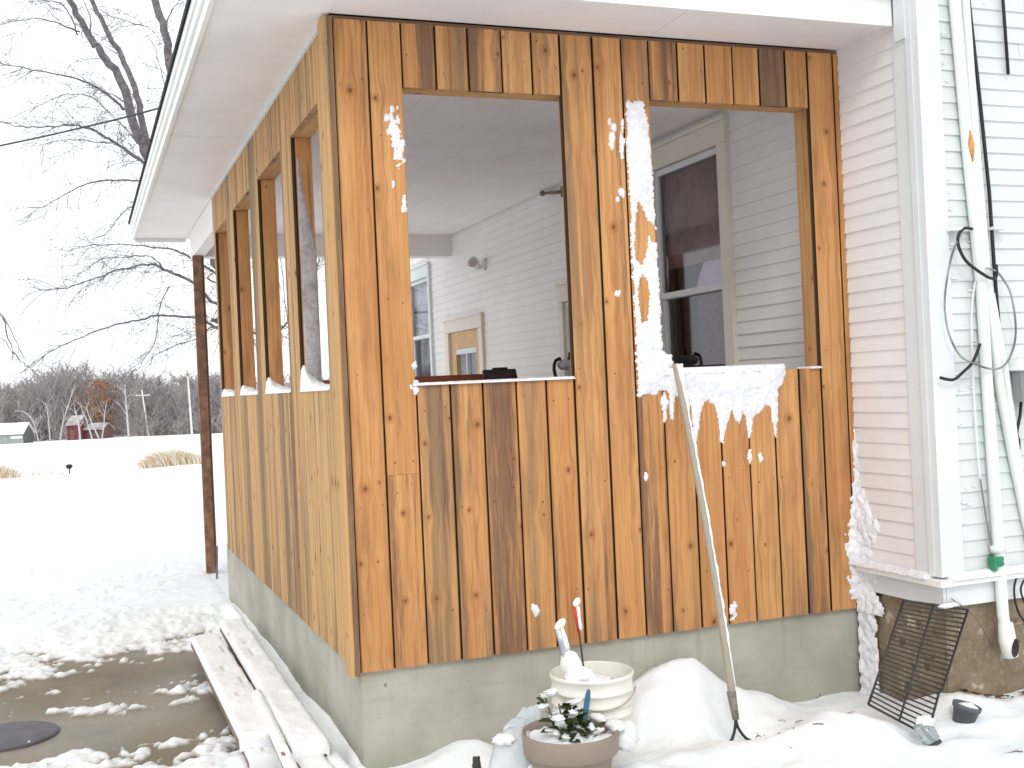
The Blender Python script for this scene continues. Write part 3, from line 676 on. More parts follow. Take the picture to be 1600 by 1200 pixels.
SILLP=[(1.30,1.475),(1.34,1.49),(1.87,1.480),(1.878,1.44),(1.862,1.40),(1.835,1.37),(1.826,1.25),(1.815,1.18),(1.803,1.24),(1.80,1.30),(1.775,1.315),(1.74,1.28),(1.71,1.265),(1.70,1.20),(1.682,1.18),(1.676,1.25),(1.66,1.29),(1.645,1.24),(1.625,1.25),(1.612,1.30),(1.595,1.27),(1.578,1.23),(1.562,1.17),(1.548,1.17),(1.544,1.26),(1.53,1.33),(1.495,1.345),(1.47,1.32),(1.452,1.25),(1.437,1.17),(1.427,1.24),(1.418,1.32),(1.39,1.37),(1.35,1.37),(1.335,1.27),(1.32,1.28),(1.32,1.38)]
def f_sill(A,B):
    s=poly_sd(SILLP,A,B); n=fbm(A*60,B*45,13,3)-.5; n2=fbm(A*14,B*14,18,3)-.5; s=s+n*.012+(fbm(A*150,B*120,16,2)-.5)*.010
    top=sstep(1.33,1.47,B)
    return np.where(s>0,np.minimum(.014+.034*top,.36*np.sqrt(np.maximum(s,0)*.014)*(1+1.4*top))+np.clip(s/.006,0,1)*(n*.007+n2*.010+.001),-.004)
def sill3(a,z,t):
    return front3(a,z,t)
patch(f_sill,1.29,1.89,1.15,1.482,.004,sill3,mb)
# top of the sill snow, running back over the ledge
def f_top(A,B):
    e=np.minimum(np.minimum(A-1.30,1.872-A),np.minimum(B+.012,.105-B)); n=fbm(A*26,B*26,23,4)-.5; n2=fbm(A*7,B*7,24,3)-.5
    return np.where(e+n*.02>0,np.minimum(.020,.9*np.sqrt(np.maximum(e,0)*.02))+n*.006+n2*.006,-.004)
patch(f_top,1.29,1.89,-.08,.11,.008,lambda a,y,t:(a,y,1.456+t),mb)
mb.build('clinging_snow',CSNOW,None,True)
tag(bpy.data.objects['clinging_snow'],'snow plastered on the middle post and hanging over the right opening sill','snow',kind='stuff')
# smaller splashes on the boards
mb=MB()
def blob(x,z,w,h,seed,th=.009,pl=0):
    def f(A,B):
        e=1-np.sqrt(((A-x)/w)**2+((B-z)/h)**2)+(fbm(A*70,B*55,seed,4)-.5)*2.1
        return np.where(e>0,th*np.sqrt(np.clip(e,0,1)),-.003)
    patch(f,x-w*1.6,x+w*1.6,z-h*1.5,z+h*1.5,.0035,front3,mb)
for a in [(.225,2.40,.022,.075,1),(.243,2.33,.016,.055,2),(.20,2.45,.010,.012,4),(.222,2.485,.008,.012,3),(.212,2.20,.006,.02,5),(.25,2.13,.010,.03,6),(1.128,2.45,.010,.02,7),(1.115,2.40,.012,.03,8),(1.16,2.38,.010,.04,9),(1.11,2.47,.006,.012,10),(1.165,2.455,.006,.03,14),(1.15,2.19,.013,.018,11),(1.115,1.79,.014,.014,12),(1.13,2.16,.006,.01,13),(1.685,1.10,.012,.022,15),(1.735,1.09,.010,.018,16),(1.56,1.08,.005,.008,17),(.702,.575,.016,.02,18),(1.574,.478,.018,.032,19),(1.20,1.05,.010,.014,20),(.262,1.45,.014,.02,21),(.262,1.53,.008,.014,22),(1.30,1.33,.014,.05,24)]: blob(*a)
# thin line of snow along the left sill, rime at the right edge of the boards
def f_l(A,B):
    e=np.minimum(np.minimum(A-.255,.905-A),np.minimum(B+.012,.10-B)); n=fbm(A*40,B*30,29,3)-.5
    return np.where(e+n*.006>0,.008+n*.006,-.003)
patch(f_l,.25,.91,-.014,.104,.007,lambda a,y,t:(a,y,SILL+t),mb)
patch(lambda A,B: np.where(np.minimum(np.minimum(A-2.0,2.056-A),np.minimum(B+.01,.1-B))>0,.007+.006*(fbm(A*40,B*40,3)-.5),-.003),1.99,2.06,-.014,.104,.007,lambda a,y,t:(a,y,SILL+t),mb)
o=mb.build('snow_splashes',CSNOW,None,True); tag(o,'scattered small snow splashes sticking to the cedar front boards and left sill','snow',kind='stuff')
# drifts in the side openings: a flared ramp up the far jamb
mb=MB()
for j,(a,b) in enumerate(OP):
    wd=.3
    # sill drift
    def fs(A,B,b=b,wd=wd,j=j):
        d=(b-B); n=fbm(A*30,B*30,61+j,3)-.5
        h=(.15,.09,.04,.025)[j]*np.exp(-d/(.06,.05,.05,.05)[j])*np.exp(-np.maximum(A,0)/.030)+(.035*np.exp(-d/.35))+.008+n*.012
        e=np.minimum(A-.0,.092-A); return np.where(e>-.002,h*np.clip((e+.012)/.03,.25,1),-.003)
    patch(fs,-.004,.094,a+.004,b-.003,.008,lambda x,y,t:(x,y,SILL-.002+t),mb)
    if j<1:
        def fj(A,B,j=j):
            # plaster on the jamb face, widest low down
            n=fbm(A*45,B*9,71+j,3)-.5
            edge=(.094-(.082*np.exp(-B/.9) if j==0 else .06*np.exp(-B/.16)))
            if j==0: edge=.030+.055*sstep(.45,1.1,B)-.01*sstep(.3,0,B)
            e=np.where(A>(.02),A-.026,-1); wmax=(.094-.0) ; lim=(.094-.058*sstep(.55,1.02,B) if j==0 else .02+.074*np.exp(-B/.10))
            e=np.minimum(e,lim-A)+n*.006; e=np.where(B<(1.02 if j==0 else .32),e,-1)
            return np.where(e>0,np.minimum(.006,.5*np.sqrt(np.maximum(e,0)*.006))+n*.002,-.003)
        fm=MB(); patch(fj,.018,.096,0,1.06,.0055,lambda x,z,t,b=b:(x,b-.003-t,SILL+z),fm); fo=fm.build('jamb_shaded_snow',SHADESNOW,None,True); tag(fo,'snow plastered down the far jamb of the nearest side opening, its shade painted grey mauve','frost',kind='stuff')
o=mb.build('sill_drifts',SNOW,None,True); tag(o,'small wind blown snow drifts piled in the narrow side openings','snow',kind='stuff')
# rime column in the inside corner between porch and house, ledge snow, siding snow
mb=MB()
def rime(A,B):
    # A: distance along the house side wall from the porch (0) toward the camera; B: z
    w=.095*sstep(1.04,.78,B)*(.55+.8*fbm(A*0+2,B*9,81,3))+.02*sstep(1.18,1.0,B)*fbm(A*0,B*14,83,2)
    w=np.where(B<.56,.085+.04*np.exp(-((B-.42)/.05)**2)+.05*np.exp(-((B-.60)/.05)**2),w); w=np.where(B<.40,.066+.02*fbm(A*0,B*12,85,2),w)
    n=fbm(A*50,B*38,87,4)-.5; e=w-A+n*.055+(fbm(A*130,B*110,89,2)-.5)*.02
    return np.where(e>0,np.minimum(.032,.6*np.sqrt(np.maximum(e,0)*.02))*(.8+.4*fbm(A*9,B*9,88,2))+np.clip(e/.01,0,1)*n*.014,-.004)
patch(rime,-.004,.20,.05,1.20,.006,lambda a,z,t:(W-.008-max(t,-.006),-a-.002,z),mb)
def rime2(A,B):
    w=.055*sstep(.98,.78,B)*(.5+fbm(A*0+2,B*11,91,3)); w=np.where(B<.46,.0,w); n=fbm(A*55,B*45,93,3)-.5; e=w-A+n*.045
    return np.where(e>0,np.minimum(.03,.7*np.sqrt(np.maximum(e,0)*.02))+n*.016,-.004)
patch(rime2,-.006,.12,.42,1.10,.006,lambda a,z,t:(W-.006-a,-max(t,-.004),z),mb)
def ledge_s(A,B):
    e=np.minimum(np.minimum(A,.052-A)+.008,np.minimum(B+.02,.455-B)); n=fbm(A*40,B*25,95,3)-.5; h=.050+.03*fbm(A*0,B*7,96,2)+.035*np.exp(-((B-.43)/.03)**2)+.04*sstep(.12,.0,B)
    return np.where(e+n*.01>0,np.minimum(h*(1-.55*A/.052),.9*np.sqrt(np.maximum(e,0)*.02))+n*.012,-.004)
patch(ledge_s,-.012,.06,-.02,.49,.006,lambda a,b,t:(W-.004-a,-b-.01,.612+t),mb)
def ledge_f(A,B):
    e=np.minimum(np.minimum(B,.05-B)+.008,A-2.225); n=fbm(A*30,B*40,97,3)-.5; h=.034+.03*fbm(A*9,B*0,98,2)+.055*np.exp(-((A-2.36)/.04)**2)-.012*sstep(2.46,2.55,A)
    return np.where(e+n*.012>0,np.minimum(np.maximum(h,.006)*(1-.5*B/.05),.9*np.sqrt(np.maximum(e,0)*.02))+n*.010,-.004)
patch(ledge_f,2.21,3.0,-.012,.06,.007,lambda a,b,t:(a,YF-.004-b,.613+t),mb)
o=mb.build('corner_rime',CSNOW,None,True); tag(o,'rough snow packed in the inside corner and along the white house ledge','snow',kind='stuff')
# flecks on the front siding and along the corner board
mb=MB(); r=random.Random(5)
for i in range(46):
    x=2.305+abs(r.gauss(0,.02)) if i<28 else r.uniform(2.31,2.55); z=.63+PITCH*r.randrange(0,36)+r.uniform(.0,.02); s=r.uniform(.004,.012)*(1 if i<28 else .9)
    mb.lathe([(0,-s*.7),(s*.8,-s*.4),(s,0),(s*.7,s*.4),(0,s*.6)],(x,YF-.013,z),7,Matrix.Diagonal((r.uniform(.8,2.2),.6,r.uniform(.6,1.0),1)))
o=mb.build('siding_flecks',SNOW,None,True); tag(o,'flecks of snow caught on the clapboards at the right corner','snow',kind='stuff')

# ------------------------------------------------------------------ pipes and cables on the front wall
def pipe(name,pts,r,label,cat,group=None,n=14,mat=CONDUIT,sub=None):
    t=empty(name,pts[-1],label,cat,group); m=MB(); m.tube(pts,r,n); m.build('pipe' if 'conduit' in name else 'cable',mat,t,True); return t
t=pipe('conduit',[(2.28,-.535,4.6),(2.335,-.535,3.5),(2.372,-.535,2.877),(2.405,-.535,2.248),(2.440,-.535,1.75),(2.447,-.535,1.36),(2.462,-.54,.703),(2.464,-.545,.45),(2.472,-.55,.37)],.0225,'thick white conduit with chipped paint ending in an open elbow above the ground','conduit','white conduits on the house front')
m=MB(); m.tube([(2.470,-.55,.42),(2.474,-.552,.35),(2.482,-.556,.285)],[.028,.033,.030],16); m.build('elbow',CONDUIT,t,True)
m=MB(); m.lathe([(0,-.006),(.016,-.006),(.017,.0),(0,.001)],(0,0,0),24,Matrix.Translation((2.481,-.5855,.325))@Matrix.Rotation(R(9),4,'Y')@Matrix.Diagonal((1,1,2.2,1))@Matrix.Rotation(R(90),4,'X')); m.build('opening',mat_plain('rusty_black_hole',(.03,.016,.014),.8,.5,40),t)
m=MB(); m.tube([(2.454,-.54,.73),(2.460,-.541,.70)],[.029,.029],14); m.build('coupling',CONDUIT,t,True)
m=MB(); m.lathe([(.024,-.02),(.031,-.014),(.028,0),(.031,.014),(.024,.02)],(2.447,-.541,.665),12); m.box(2.415,2.428,-.565,-.54,.63,.685); m.build('clamp',mat_plain('green_tie',(.02,.22,.10),.5),t,True)
m=MB(); m.tube([(2.3985,-.553,2.36),(2.402,-.5545,2.30),(2.405,-.554,2.235)],[.006,.013,.005],8); m.build('bare_wood_chip',mat_plain('orange_rust',(.58,.27,.10),.8,.2,40),t,True)
pipe('conduit',[(2.36,-.53,4.6),(2.40,-.53,3.5),(2.426,-.53,2.881),(2.447,-.53,2.249),(2.470,-.53,1.818),(2.514,-.53,1.36),(2.558,-.53,1.103),(2.62,-.53,.80),(2.70,-.53,.45),(2.74,-.53,.2)],.0195,'white conduit right behind the thick one, bending away to the right','conduit','white conduits on the house front')
pipe('conduit',[(2.49,-.532,1.72),(2.515,-.534,1.56),(2.543,-.534,1.41),(2.586,-.534,1.024),(2.63,-.534,.80),(2.72,-.534,.4)],.0145,'thinnest white conduit running down beside the grey box','conduit','white conduits on the house front')
pipe('power_cable',[(2.41,-.53,4.6),(2.43,-.53,3.4),(2.445,-.532,2.883),(2.477,-.532,2.504),(2.504,-.532,2.123),(2.512,-.532,1.818),(2.523,-.53,1.614),(2.525,-.525,1.56)],.0072,'thick black cable hanging straight beside the upper white conduit','cable',mat=BLACK,n=8)
pipe('power_cable',[(2.62,-.525,4.6),(2.625,-.525,2.9),(2.635,-.525,2.6)],.0065,'short length of black cable at the upper right frame edge','cable',mat=BLACK,n=8)
t=pipe('coiled_cable',smooth([(2.337,-.555,1.955),(2.286,-.558,1.88),(2.249,-.56,1.768),(2.234,-.56,1.669),(2.247,-.56,1.57),(2.295,-.56,1.481),(2.371,-.565,1.441),(2.449,-.575,1.42),(2.515,-.568,1.441),(2.567,-.56,1.51),(2.585,-.555,1.599),(2.563,-.56,1.714),(2.524,-.565,1.771),(2.487,-.568,1.804),(2.44,-.568,1.817)]),.0042,'thin grey cable hanging in a large loop over the conduits','cable',mat=mat_plain('thin_grey_cable',(.22,.235,.23),.5,.6,9,bump=0),n=6)
t=pipe('black_cable_loop',smooth([(2.395,-.548,1.973),(2.354,-.552,1.975),(2.321,-.555,1.948),(2.316,-.558,1.905),(2.341,-.565,1.848),(2.392,-.575,1.805),(2.447,-.58,1.776),(2.480,-.575,1.786),(2.496,-.56,1.83)]),.0062,'short black cable loop hung across the white conduits','cable',mat=BLACK,n=8)
t=pipe('cable_end',smooth([(2.204,-.552,1.397),(2.24,-.556,1.388),(2.271,-.556,1.389),(2.313,-.556,1.415),(2.356,-.556,1.446),(2.383,-.556,1.485),(2.401,-.556,1.522)]),.0062,'bent black cable end sticking out across the corner board','cable',mat=BLACK,n=8)
pipe('white_cord',smooth([(2.41,-.535,1.768),(2.391,-.532,1.668),(2.386,-.530,1.567),(2.383,-.530,1.365),(2.388,-.53,1.113),(2.396,-.53,.99)]),.0042,'thin white cord hanging left of the conduits','cord',mat=TRIM,n=6)
pipe('ground_wire',smooth([(2.396,-.53,.99),(2.403,-.53,.936),(2.420,-.532,.80),(2.443,-.534,.66)]),.004,'thin dark grey wire end beside the foot of the thick conduit','cord',mat=GREYPLASTIC,n=6)
t=empty('junction_box',(2.60,-.51,1.29),'grey utility box capped with snow at the right edge','box')
m=MB(); m.box(2.565,2.76,-.59,-.514,1.287,1.405); m.build('box_body',mat_plain('grey_box_paint',(.22,.22,.225),.45,.1,20,bump=0),t)
m=MB(); m.box(2.560,2.765,-.595,-.514,1.4055,1.412); m.build('box_lid',mat_plain('grey_lid',(.30,.30,.31),.45,.1,20,bump=0),t)
m=MB(); patch(lambda A,B: np.where(np.minimum(np.minimum(A-2.56,2.765-A),np.minimum(B+.597,-.512-B))>-.002,.045*np.sqrt(np.clip(np.minimum(np.minimum(A-2.555,2.77-A),B+.60)/.035,0,1))+.012*(fbm(A*30,B*30,3)-.5),-.004),2.555,2.77,-.60,-.508,.007,lambda a,b,t_:(a,b,1.413+t_),m); m.build('snow_cap',SNOW,t,True)
pipe('drop_wire',smooth([(2.62,-.53,1.292),(2.605,-.535,1.228),(2.588,-.533,1.165),(2.599,-.53,1.126),(2.60,-.525,1.09)]),.0062,'short black wire hanging from the grey utility box','wire',mat=BLACK,n=8)
pipe('cable_coil',smooth([(2.62,-.54,.625),(2.585,-.545,.616),(2.545,-.545,.595),(2.526,-.545,.546),(2.532,-.545,.482),(2.558,-.545,.428),(2.62,-.545,.375),(2.70,-.545,.40),(2.75,-.545,.5),(2.70,-.55,.61),(2.61,-.552,.60),(2.562,-.552,.565),(2.556,-.552,.52),(2.60,-.552,.44)]),.0042,'loops of thin black cable on the house foundation at the right edge','cable',mat=BLACK,n=6)
pipe('thin_wire',smooth([(2.222,-.545,.536),(2.235,-.53,.532),(2.329,-.528,.465),(2.403,-.51,.381),(2.452,-.50,.319)]),.0022,'thin rusty wire slanting from the skirt board to the conduit elbow','wire',mat=mat_plain('rusty_wire',(.20,.13,.08),.8),n=5)
t=empty('conduit_bracket',(2.4,-.52,1.98),'small white bracket strap holding the conduits to the siding','bracket')
m=MB(); m.box(2.29,2.56,-.519,-.514,1.969,1.981); m.build('strap',CONDUIT,t); m=MB(); m.box(2.29,2.345,-.556,-.5195,1.967,1.979); m.build('clip',CONDUIT,t); m=MB(); m.box(2.50,2.56,-.556,-.5195,1.972,1.984); m.build('clip',CONDUIT,t)

# ------------------------------------------------------------------ garden things in the snow
t=empty('garden_cultivator',(1.39,-.33,.1),'long wooden handled garden cultivator leaning on the right sill with snow on its handle','garden tool')
A_=Vector((1.302,-.098,1.497)); B_=Vector((1.363,-.325,.175))
pts=[A_.lerp(B_,i/14)+Vector((.012*math.sin(i/14*math.pi),-.0*i,0)) for i in range(15)]
m=MB(); m.tube(pts,[.0125]*10+[.0132,.014,.0148,.0155,.0155],12); m.build('handle',mat_plain('grey_weathered_handle',(.34,.30,.245),.8,.07,60),t,True)
d=(B_-A_).normalized()
m=MB(); m.tube([B_-d*.07,B_+d*.035],[.0185,.013],12); m.build('socket',mat_plain('rusty_socket',(.20,.18,.155),.7,.3,40),t,True)
tip=B_+d*.03
for dx,dy in((-.048,-.005),(.066,-.03)):
    m=MB(); m.tube(smooth([tip,tip+Vector((dx*.10,dy*.1,-.035)),tip+Vector((dx*.42,dy*.5,-.072)),tip+Vector((dx*.8,dy*.8,-.088)),tip+Vector((dx*1.1,dy,-.096))]),.0058,8); m.build('tine',DARKMETAL,t,True)
m=MB()
SN=[]
for i in range(46):
    f=i/45; p=A_.lerp(B_,f*.93+.005)+Vector((.012*math.sin((f*.93)*math.pi),0,0))+Vector((.012,-.006,.004)); SN.append(p+Vector((random.gauss(0,.0012),0,random.gauss(0,.001))))
m.tube(SN,[.0055+random.uniform(-.0022,.0025)+(.013*max(0,1-i/4)) for i in range(46)],7); m.build('snow_crust',SNOW,t,True)
# bucket
BUCK=mat_plain('off_white_bucket_plastic',(.74,.735,.67),.5,.05,14,bump=.05,dirt=(.60,.57,.48))
bx,by,bz=.783,-.318,.03
t=empty('bucket',(bx,by,bz),'off white ribbed plastic bucket standing against the concrete wall','bucket')
pr=[(.0,.0),(.128,.0),(.132,.01),(.137,.17),(.138,.22)]
m=MB(); m.lathe([(0,.004),(.128,.0),(.134,.02),(.1415,.18),(.1425,.222),(.1475,.225),(.1475,.231),(.143,.234),(.1435,.258),(.149,.261),(.149,.268),(.144,.271),(.1445,.303),(.150,.306),(.150,.313),(.1455,.316),(.147,.350),(.151,.354),(.1525,.361),(.151,.367),(.147,.368),(.1455,.362),(.132,.04),(.0,.03)],(bx,by,bz),56); m.build('bucket_body',BUCK,t,True)
m=MB(); m.lathe([(.0,.30),(.05,.305),(.10,.30),(.138,.292)],(bx,by,bz-.06),40,None,(0,0,0,0),lambda a,j:.02*math.sin(3*a)); m.build('snow_fill',SNOW,t,True)
m=MB(); a=np.linspace(.2,math.pi-.4,14); m.tube([(bx+.156*math.cos(q+3.0),by+.156*math.sin(q+3.0),bz+.34-.075*math.sin(q)) for q in a],.0028,6); m.build('bail',mat_plain('bucket_wire',(.45,.42,.36),.5,metal=.5),t,True)
# things stuck in the bucket
def lump(c,rx,ry,rz,seed,mb,n=20,k=12,rough=.25,M=None):
    rr=random.Random(seed); o=Vector((rr.uniform(0,50),rr.uniform(0,50),0))
    base=len(mb.v)
    for j in range(k+1):
        th=math.pi*j/k
        for i in range(n):
            ph=2*math.pi*i/n; d=Vector((math.sin(th)*math.cos(ph),math.sin(th)*math.sin(ph),math.cos(th)))
            s=1+rough*(mnoise.noise(d*2.2+o)*.8+mnoise.noise(d*6+o)*.35)
            p=Vector((d.x*rx*s,d.y*ry*s,d.z*rz*s)); p=(M@p if M else p)+Vector(c); mb.v.append(tuple(p))
    for j in range(k):
        for i in range(n):
            i2=(i+1)%n; mb.f.append((base+j*n+i,base+(j+1)*n+i,base+(j+1)*n+i2,base+j*n+i2)); mb.uv.append([(0,0)]*4); mb.c.append((0,0,0,0))
t=empty('metal_trowel',(.69,-.34,.36),'silver handled tool standing in the bucket under a clump of snow','garden tool')
m=MB(); m.tube([(.651,-.338,.572),(.664,-.343,.515),(.682,-.35,.44),(.70,-.345,.36),(.72,-.335,.30)],[.015,.014,.013,.012,.010],12); m.build('handle',STEEL,t,True)
m=MB(); m.tube([(.662,-.345,.555),(.672,-.349,.515),(.676,-.350,.49)],[.0095,.010,.008],8); lump((.660,-.340,.583),.015,.014,.026,3,m,14,8,.25,Matrix.Rotation(R(48),3,'Y')); lump((.672,-.348,.53),.011,.010,.05,31,m,12,10,.3,Matrix.Rotation(R(-14),3,'Y')); lump((.695,-.358,.425),.036,.036,.068,5,m,22,14,.35,Matrix.Rotation(R(-22),3,'Y')); lump((.712,-.372,.392),.058,.05,.042,15,m,22,14,.35); lump((.765,-.385,.375),.075,.05,.020,8,m,22,12,.4); m.build('snow_clump',SNOW,t,True)
t=empty('poker',(.757,-.319,.37),'thin black rod with a red grip standing in the bucket, tipped with snow','rod')
m=MB(); m.tube([(.743,-.314,.545),(.750,-.317,.45),(.757,-.319,.36),(.762,-.32,.28)],.0035,8); m.build('rod',DARKMETAL,t,True)
m=MB(); m.tube([(.7325,-.311,.640),(.7365,-.313,.59),(.743,-.314,.54)],[.0075,.0072,.0055],10); m.build('grip',mat_plain('red_grip',(.50,.045,.03),.45,.15,30,bump=0),t,True)
m=MB(); lump((.738,-.316,.650),.0125,.010,.018,2,m,12,8,.35,Matrix.Rotation(R(35),3,'Y')); m.tube([(.741,-.3205,.635),(.743,-.3205,.60),(.747,-.321,.56),(.748,-.32,.548)],[.007,.0055,.007,.004],8); m.build('snow_crust',SNOW,t,True)
# planter
POTM=mat_plain('beige_planter_plastic',(.255,.205,.165),.6,.05,12,bump=.05)
px,py,pz=.575,-.592,.025
t=empty('planter',(px,py,pz),'round beige plastic planter filled with snow and a small leafy plant','planter')
m=MB(); m.lathe([(0,.0),(.108,.0),(.112,.006),(.138,.185),(.140,.186),(.152,.188),(.158,.196),(.1615,.258),(.159,.264),(.153,.262),(.148,.24),(.135,.17),(.10,.15),(.0,.15)],(px,py,pz),64); m.build('pot',POTM,t,True)
m=MB()
def f_pot(A,B):
    rr_=np.hypot(A-px,B-py); n=fbm(A*18,B*18,31,4)-.5; ang=np.arctan2(B-py,A-px)
    hole=sstep(1.15,.45,np.abs(((ang-.75+np.pi)%(2*np.pi))-np.pi))*sstep(.05,.11,rr_)
    h=.243+n*.035+.012*sstep(.1,.02,rr_)-.085*hole
    return np.where(rr_<.150,h,-.003)
patch(f_pot,px-.16,px+.16,py-.16,py+.16,.008,lambda a,b,t_:(a,b,pz+t_) if t_>0 else (px+(a-px)*.84,py+(b-py)*.84,pz+.19),m); m.build('snow_fill',SNOW,t,True)
m=MB(); lump((px+.152,py-.03,pz+.262),.030,.05,.017,12,m,20,12,.4); lump((px+.14,py+.075,pz+.264),.022,.05,.011,13,m,18,10,.4); lump((px+.185,py-.01,pz+.22),.05,.06,.05,14,m,18,10,.4); m.build('rim_snow',SNOW,t,True)
t=empty('small_plant',(px-.02,py-.01,pz+.2),'small dark green broad leaved plant poking through the snow in the planter','plant')
LEAF=mat_attr('dark_leaf',(.022,.045,.018),(.085,.10,.03),.45); m=MB(); ms=MB(); st=MB(); r=random.Random(12)
for cx_,cy_,hh in((-.065,.00,.10),(-.045,-.02,.135),(.0,.015,.115),(.015,-.02,.09),(-.015,.03,.075),(.05,-.03,.05),(-.03,-.06,.045),(.035,.02,.07),(.065,-.045,.03),(-.075,.02,.15)):
    b0=Vector((px+cx_*.5,py+cy_,pz+.21)); tp=Vector((px+cx_,py+cy_,pz+.225+hh)); st.tube([b0,b0.lerp(tp,.5)+Vector((0,0,.01)),tp],.0028,6)
    for i in range(10):
        f=r.uniform(.35,1.05); c=b0.lerp(tp,f); az=r.uniform(0,6.28); el=r.uniform(-.2,.9); L=r.uniform(.032,.060); wdt=L*.42
        dirv=Vector((math.cos(az)*math.cos(el),math.sin(az)*math.cos(el),math.sin(el))); sd=dirv.cross(Vector((0,0,1))).normalized()*wdt; up_=sd.cross(dirv).normalized()*wdt*.4
        tone=(r.random()**1.5,0,0,0)
        q=[c,c+dirv*L*.4+sd-up_*-.5,c+dirv*L,c+dirv*L*.45]; m.face([c,c+dirv*L*.35+sd+up_,c+dirv*L*.75+sd*.7+up_,c+dirv*L],None,tone); m.face([c,c+dirv*L,c+dirv*L*.75-sd*.7+up_,c+dirv*L*.35-sd+up_],None,tone)
        if r.random()<.30: lump(c+dirv*L*.5+Vector((0,0,.005)),L*.55,L*.36,.009,i,ms,12,8,.75,Matrix.Rotation(az,3,'Z')@Matrix.Rotation(-el*.7,3,'Y'))
m.build('leaves',LEAF,t); ms.build('snow_on_leaves',SNOW,t,True); st.build('stem',mat_plain('green_stem',(.10,.085,.04),.7),t,True)
t=empty('plant_marker',(.66,-.49,.25),'flat blue plant marker stuck upright at the back of the planter','marker')
m=MB(); Mk=Matrix.Translation((px+.082,py+.090,pz+.215))@Matrix.Rotation(R(12),4,'Y')@Matrix.Rotation(R(-18),4,'Z')
pl=[(-.007,0),(.007,0),(.0105,.06),(.0105,.12),(.007,.145),(0,.152),(-.006,.145),(-.0095,.12),(-.0095,.06)]
for s,y in((1,-.0015),(-1,.0015)): m.face([Mk@Vector((a,y,b)) for a,b in pl][::s])
for (a,b),(c_,d_) in zip(pl,pl[1:]+pl[:1]): m.face([Mk@Vector((a,-.0015,b)),Mk@Vector((a,.0015,b)),Mk@Vector((c_,.0015,d_)),Mk@Vector((c_,-.0015,d_))])
m.build('blade',mat_plain('blue_plastic',(.05,.15,.24),.5,.12,30,bump=0),t)
# crumpled clear plastic bag left of the planter
m_,nt_,b_=newmat('cloudy_plastic'); k_=NT(nt_); n_=k_.noise(k_.obj(),9,4,.6); k_.l(k_.mix(k_.ss(n_,.35,.65),(.64,.68,.705),(.81,.83,.845)),b_.inputs['Base Color']); b_.inputs['Roughness'].default_value=.22; b_.inputs['Transmission Weight'].default_value=.35; b_.inputs['IOR'].default_value=1.2; k_.bump(b_,k_.noise(k_.obj(),28,4,.6),.5,.01)
t=empty('plastic_bag',(.41,-.46,.05),'crumpled cloudy plastic sack partly buried in snow left of the planter','bag')
m=MB()
def bag(a,j): return .10*mnoise.noise(Vector((math.cos(a)*1.6,math.sin(a)*1.6,j*.5)))+.05*mnoise.noise(Vector((math.cos(a)*4,math.sin(a)*4,j*.9)))
m.lathe([(.07,-.03),(.086,.0),(.090,.06),(.084,.13),(.074,.18),(.058,.215),(.035,.238),(.0,.245)],(.395,-.475,.045),44,Matrix.Rotation(R(10),4,'Y'),jit=bag)
m.build('sack',m_,t,True)
m=MB(); lump((.478,-.425,.235),.060,.022,.105,21,m,36,26,.22,Matrix.Rotation(R(22),3,'Y')); lump((.44,-.44,.25),.05,.028,.06,22,m,30,22,.3,Matrix.Rotation(R(50),3,'Y'))
m.build('loose_flap',m_,t,True)
m=MB(); lump((.375,-.505,.262),.040,.035,.016,4,m,22,12,.5); m.build('snow_patch',SNOW,t,True); m=MB(); lump((.455,-.55,.155),.035,.02,.03,9,m,14,8,.4); m.build('snow_patch',SNOW,t,True); m=MB(); lump((.40,-.556,.115),.05,.02,.022,10,m,14,8,.4); m.build('snow_patch',SNOW,t,True)
m=MB(); lump((.305,-.40,.155),.016,.012,.032,14,m,10,8,.5); o=m.build('wood_chip',mat_plain('dark_bark_chip',(.05,.045,.04),.9),None); tag(o,'dark sliver of bark in the snow left of the cloudy sack','debris')
# oven grate leaning on the house corner
t=empty('grill_grate',(1.9,-.64,.14),'black wire grill grate leaning against the house corner','grate')
TL,TR,BL=Vector((1.998,-.535,.556)),Vector((2.293,-.545,.490)),Vector((1.720,-.66,.229)); BR=Vector((1.915,-.735,.106))
bars=MB(); fr=MB(); nb=26
def lr(f):
    l=TL.lerp(BL,f); 
    r_=TR.lerp(TR+(BR-TR),f)
    return l,r_
for i in range(1,nb):
    f=i/nb; l,r_=lr(f)
    if f>.66: r_=l.lerp(r_,.965)
    bars.tube([l,l.lerp(r_,.5)+Vector((0,.002,-.002)),r_],.0033,6)
bars.build('wires',DARKMETAL,t,True)
fr.tube([TL,TR],.0046,8); fr.tube([TL,BL],.0046,8); fr.tube([TR,TR.lerp(BR,.66),TR.lerp(BR,.67)+Vector((-.012,0,0)),TR.lerp(BR,1.03)],.0046,8); fr.tube([TL.lerp(TR,.48)+Vector((0,.006,.004)),BL.lerp(BR,.52)],.004,8); fr.tube([BL,BL.lerp(BR,.95)],.0046,8)
fr.build('frame',DARKMETAL,t,True)
m=MB(); q=TL.lerp(TR,.62); lump(q+Vector((.02,.0,.0)),.05,.012,.010,5,m,14,8,.4); m.build('snow_patch',SNOW,t,True)
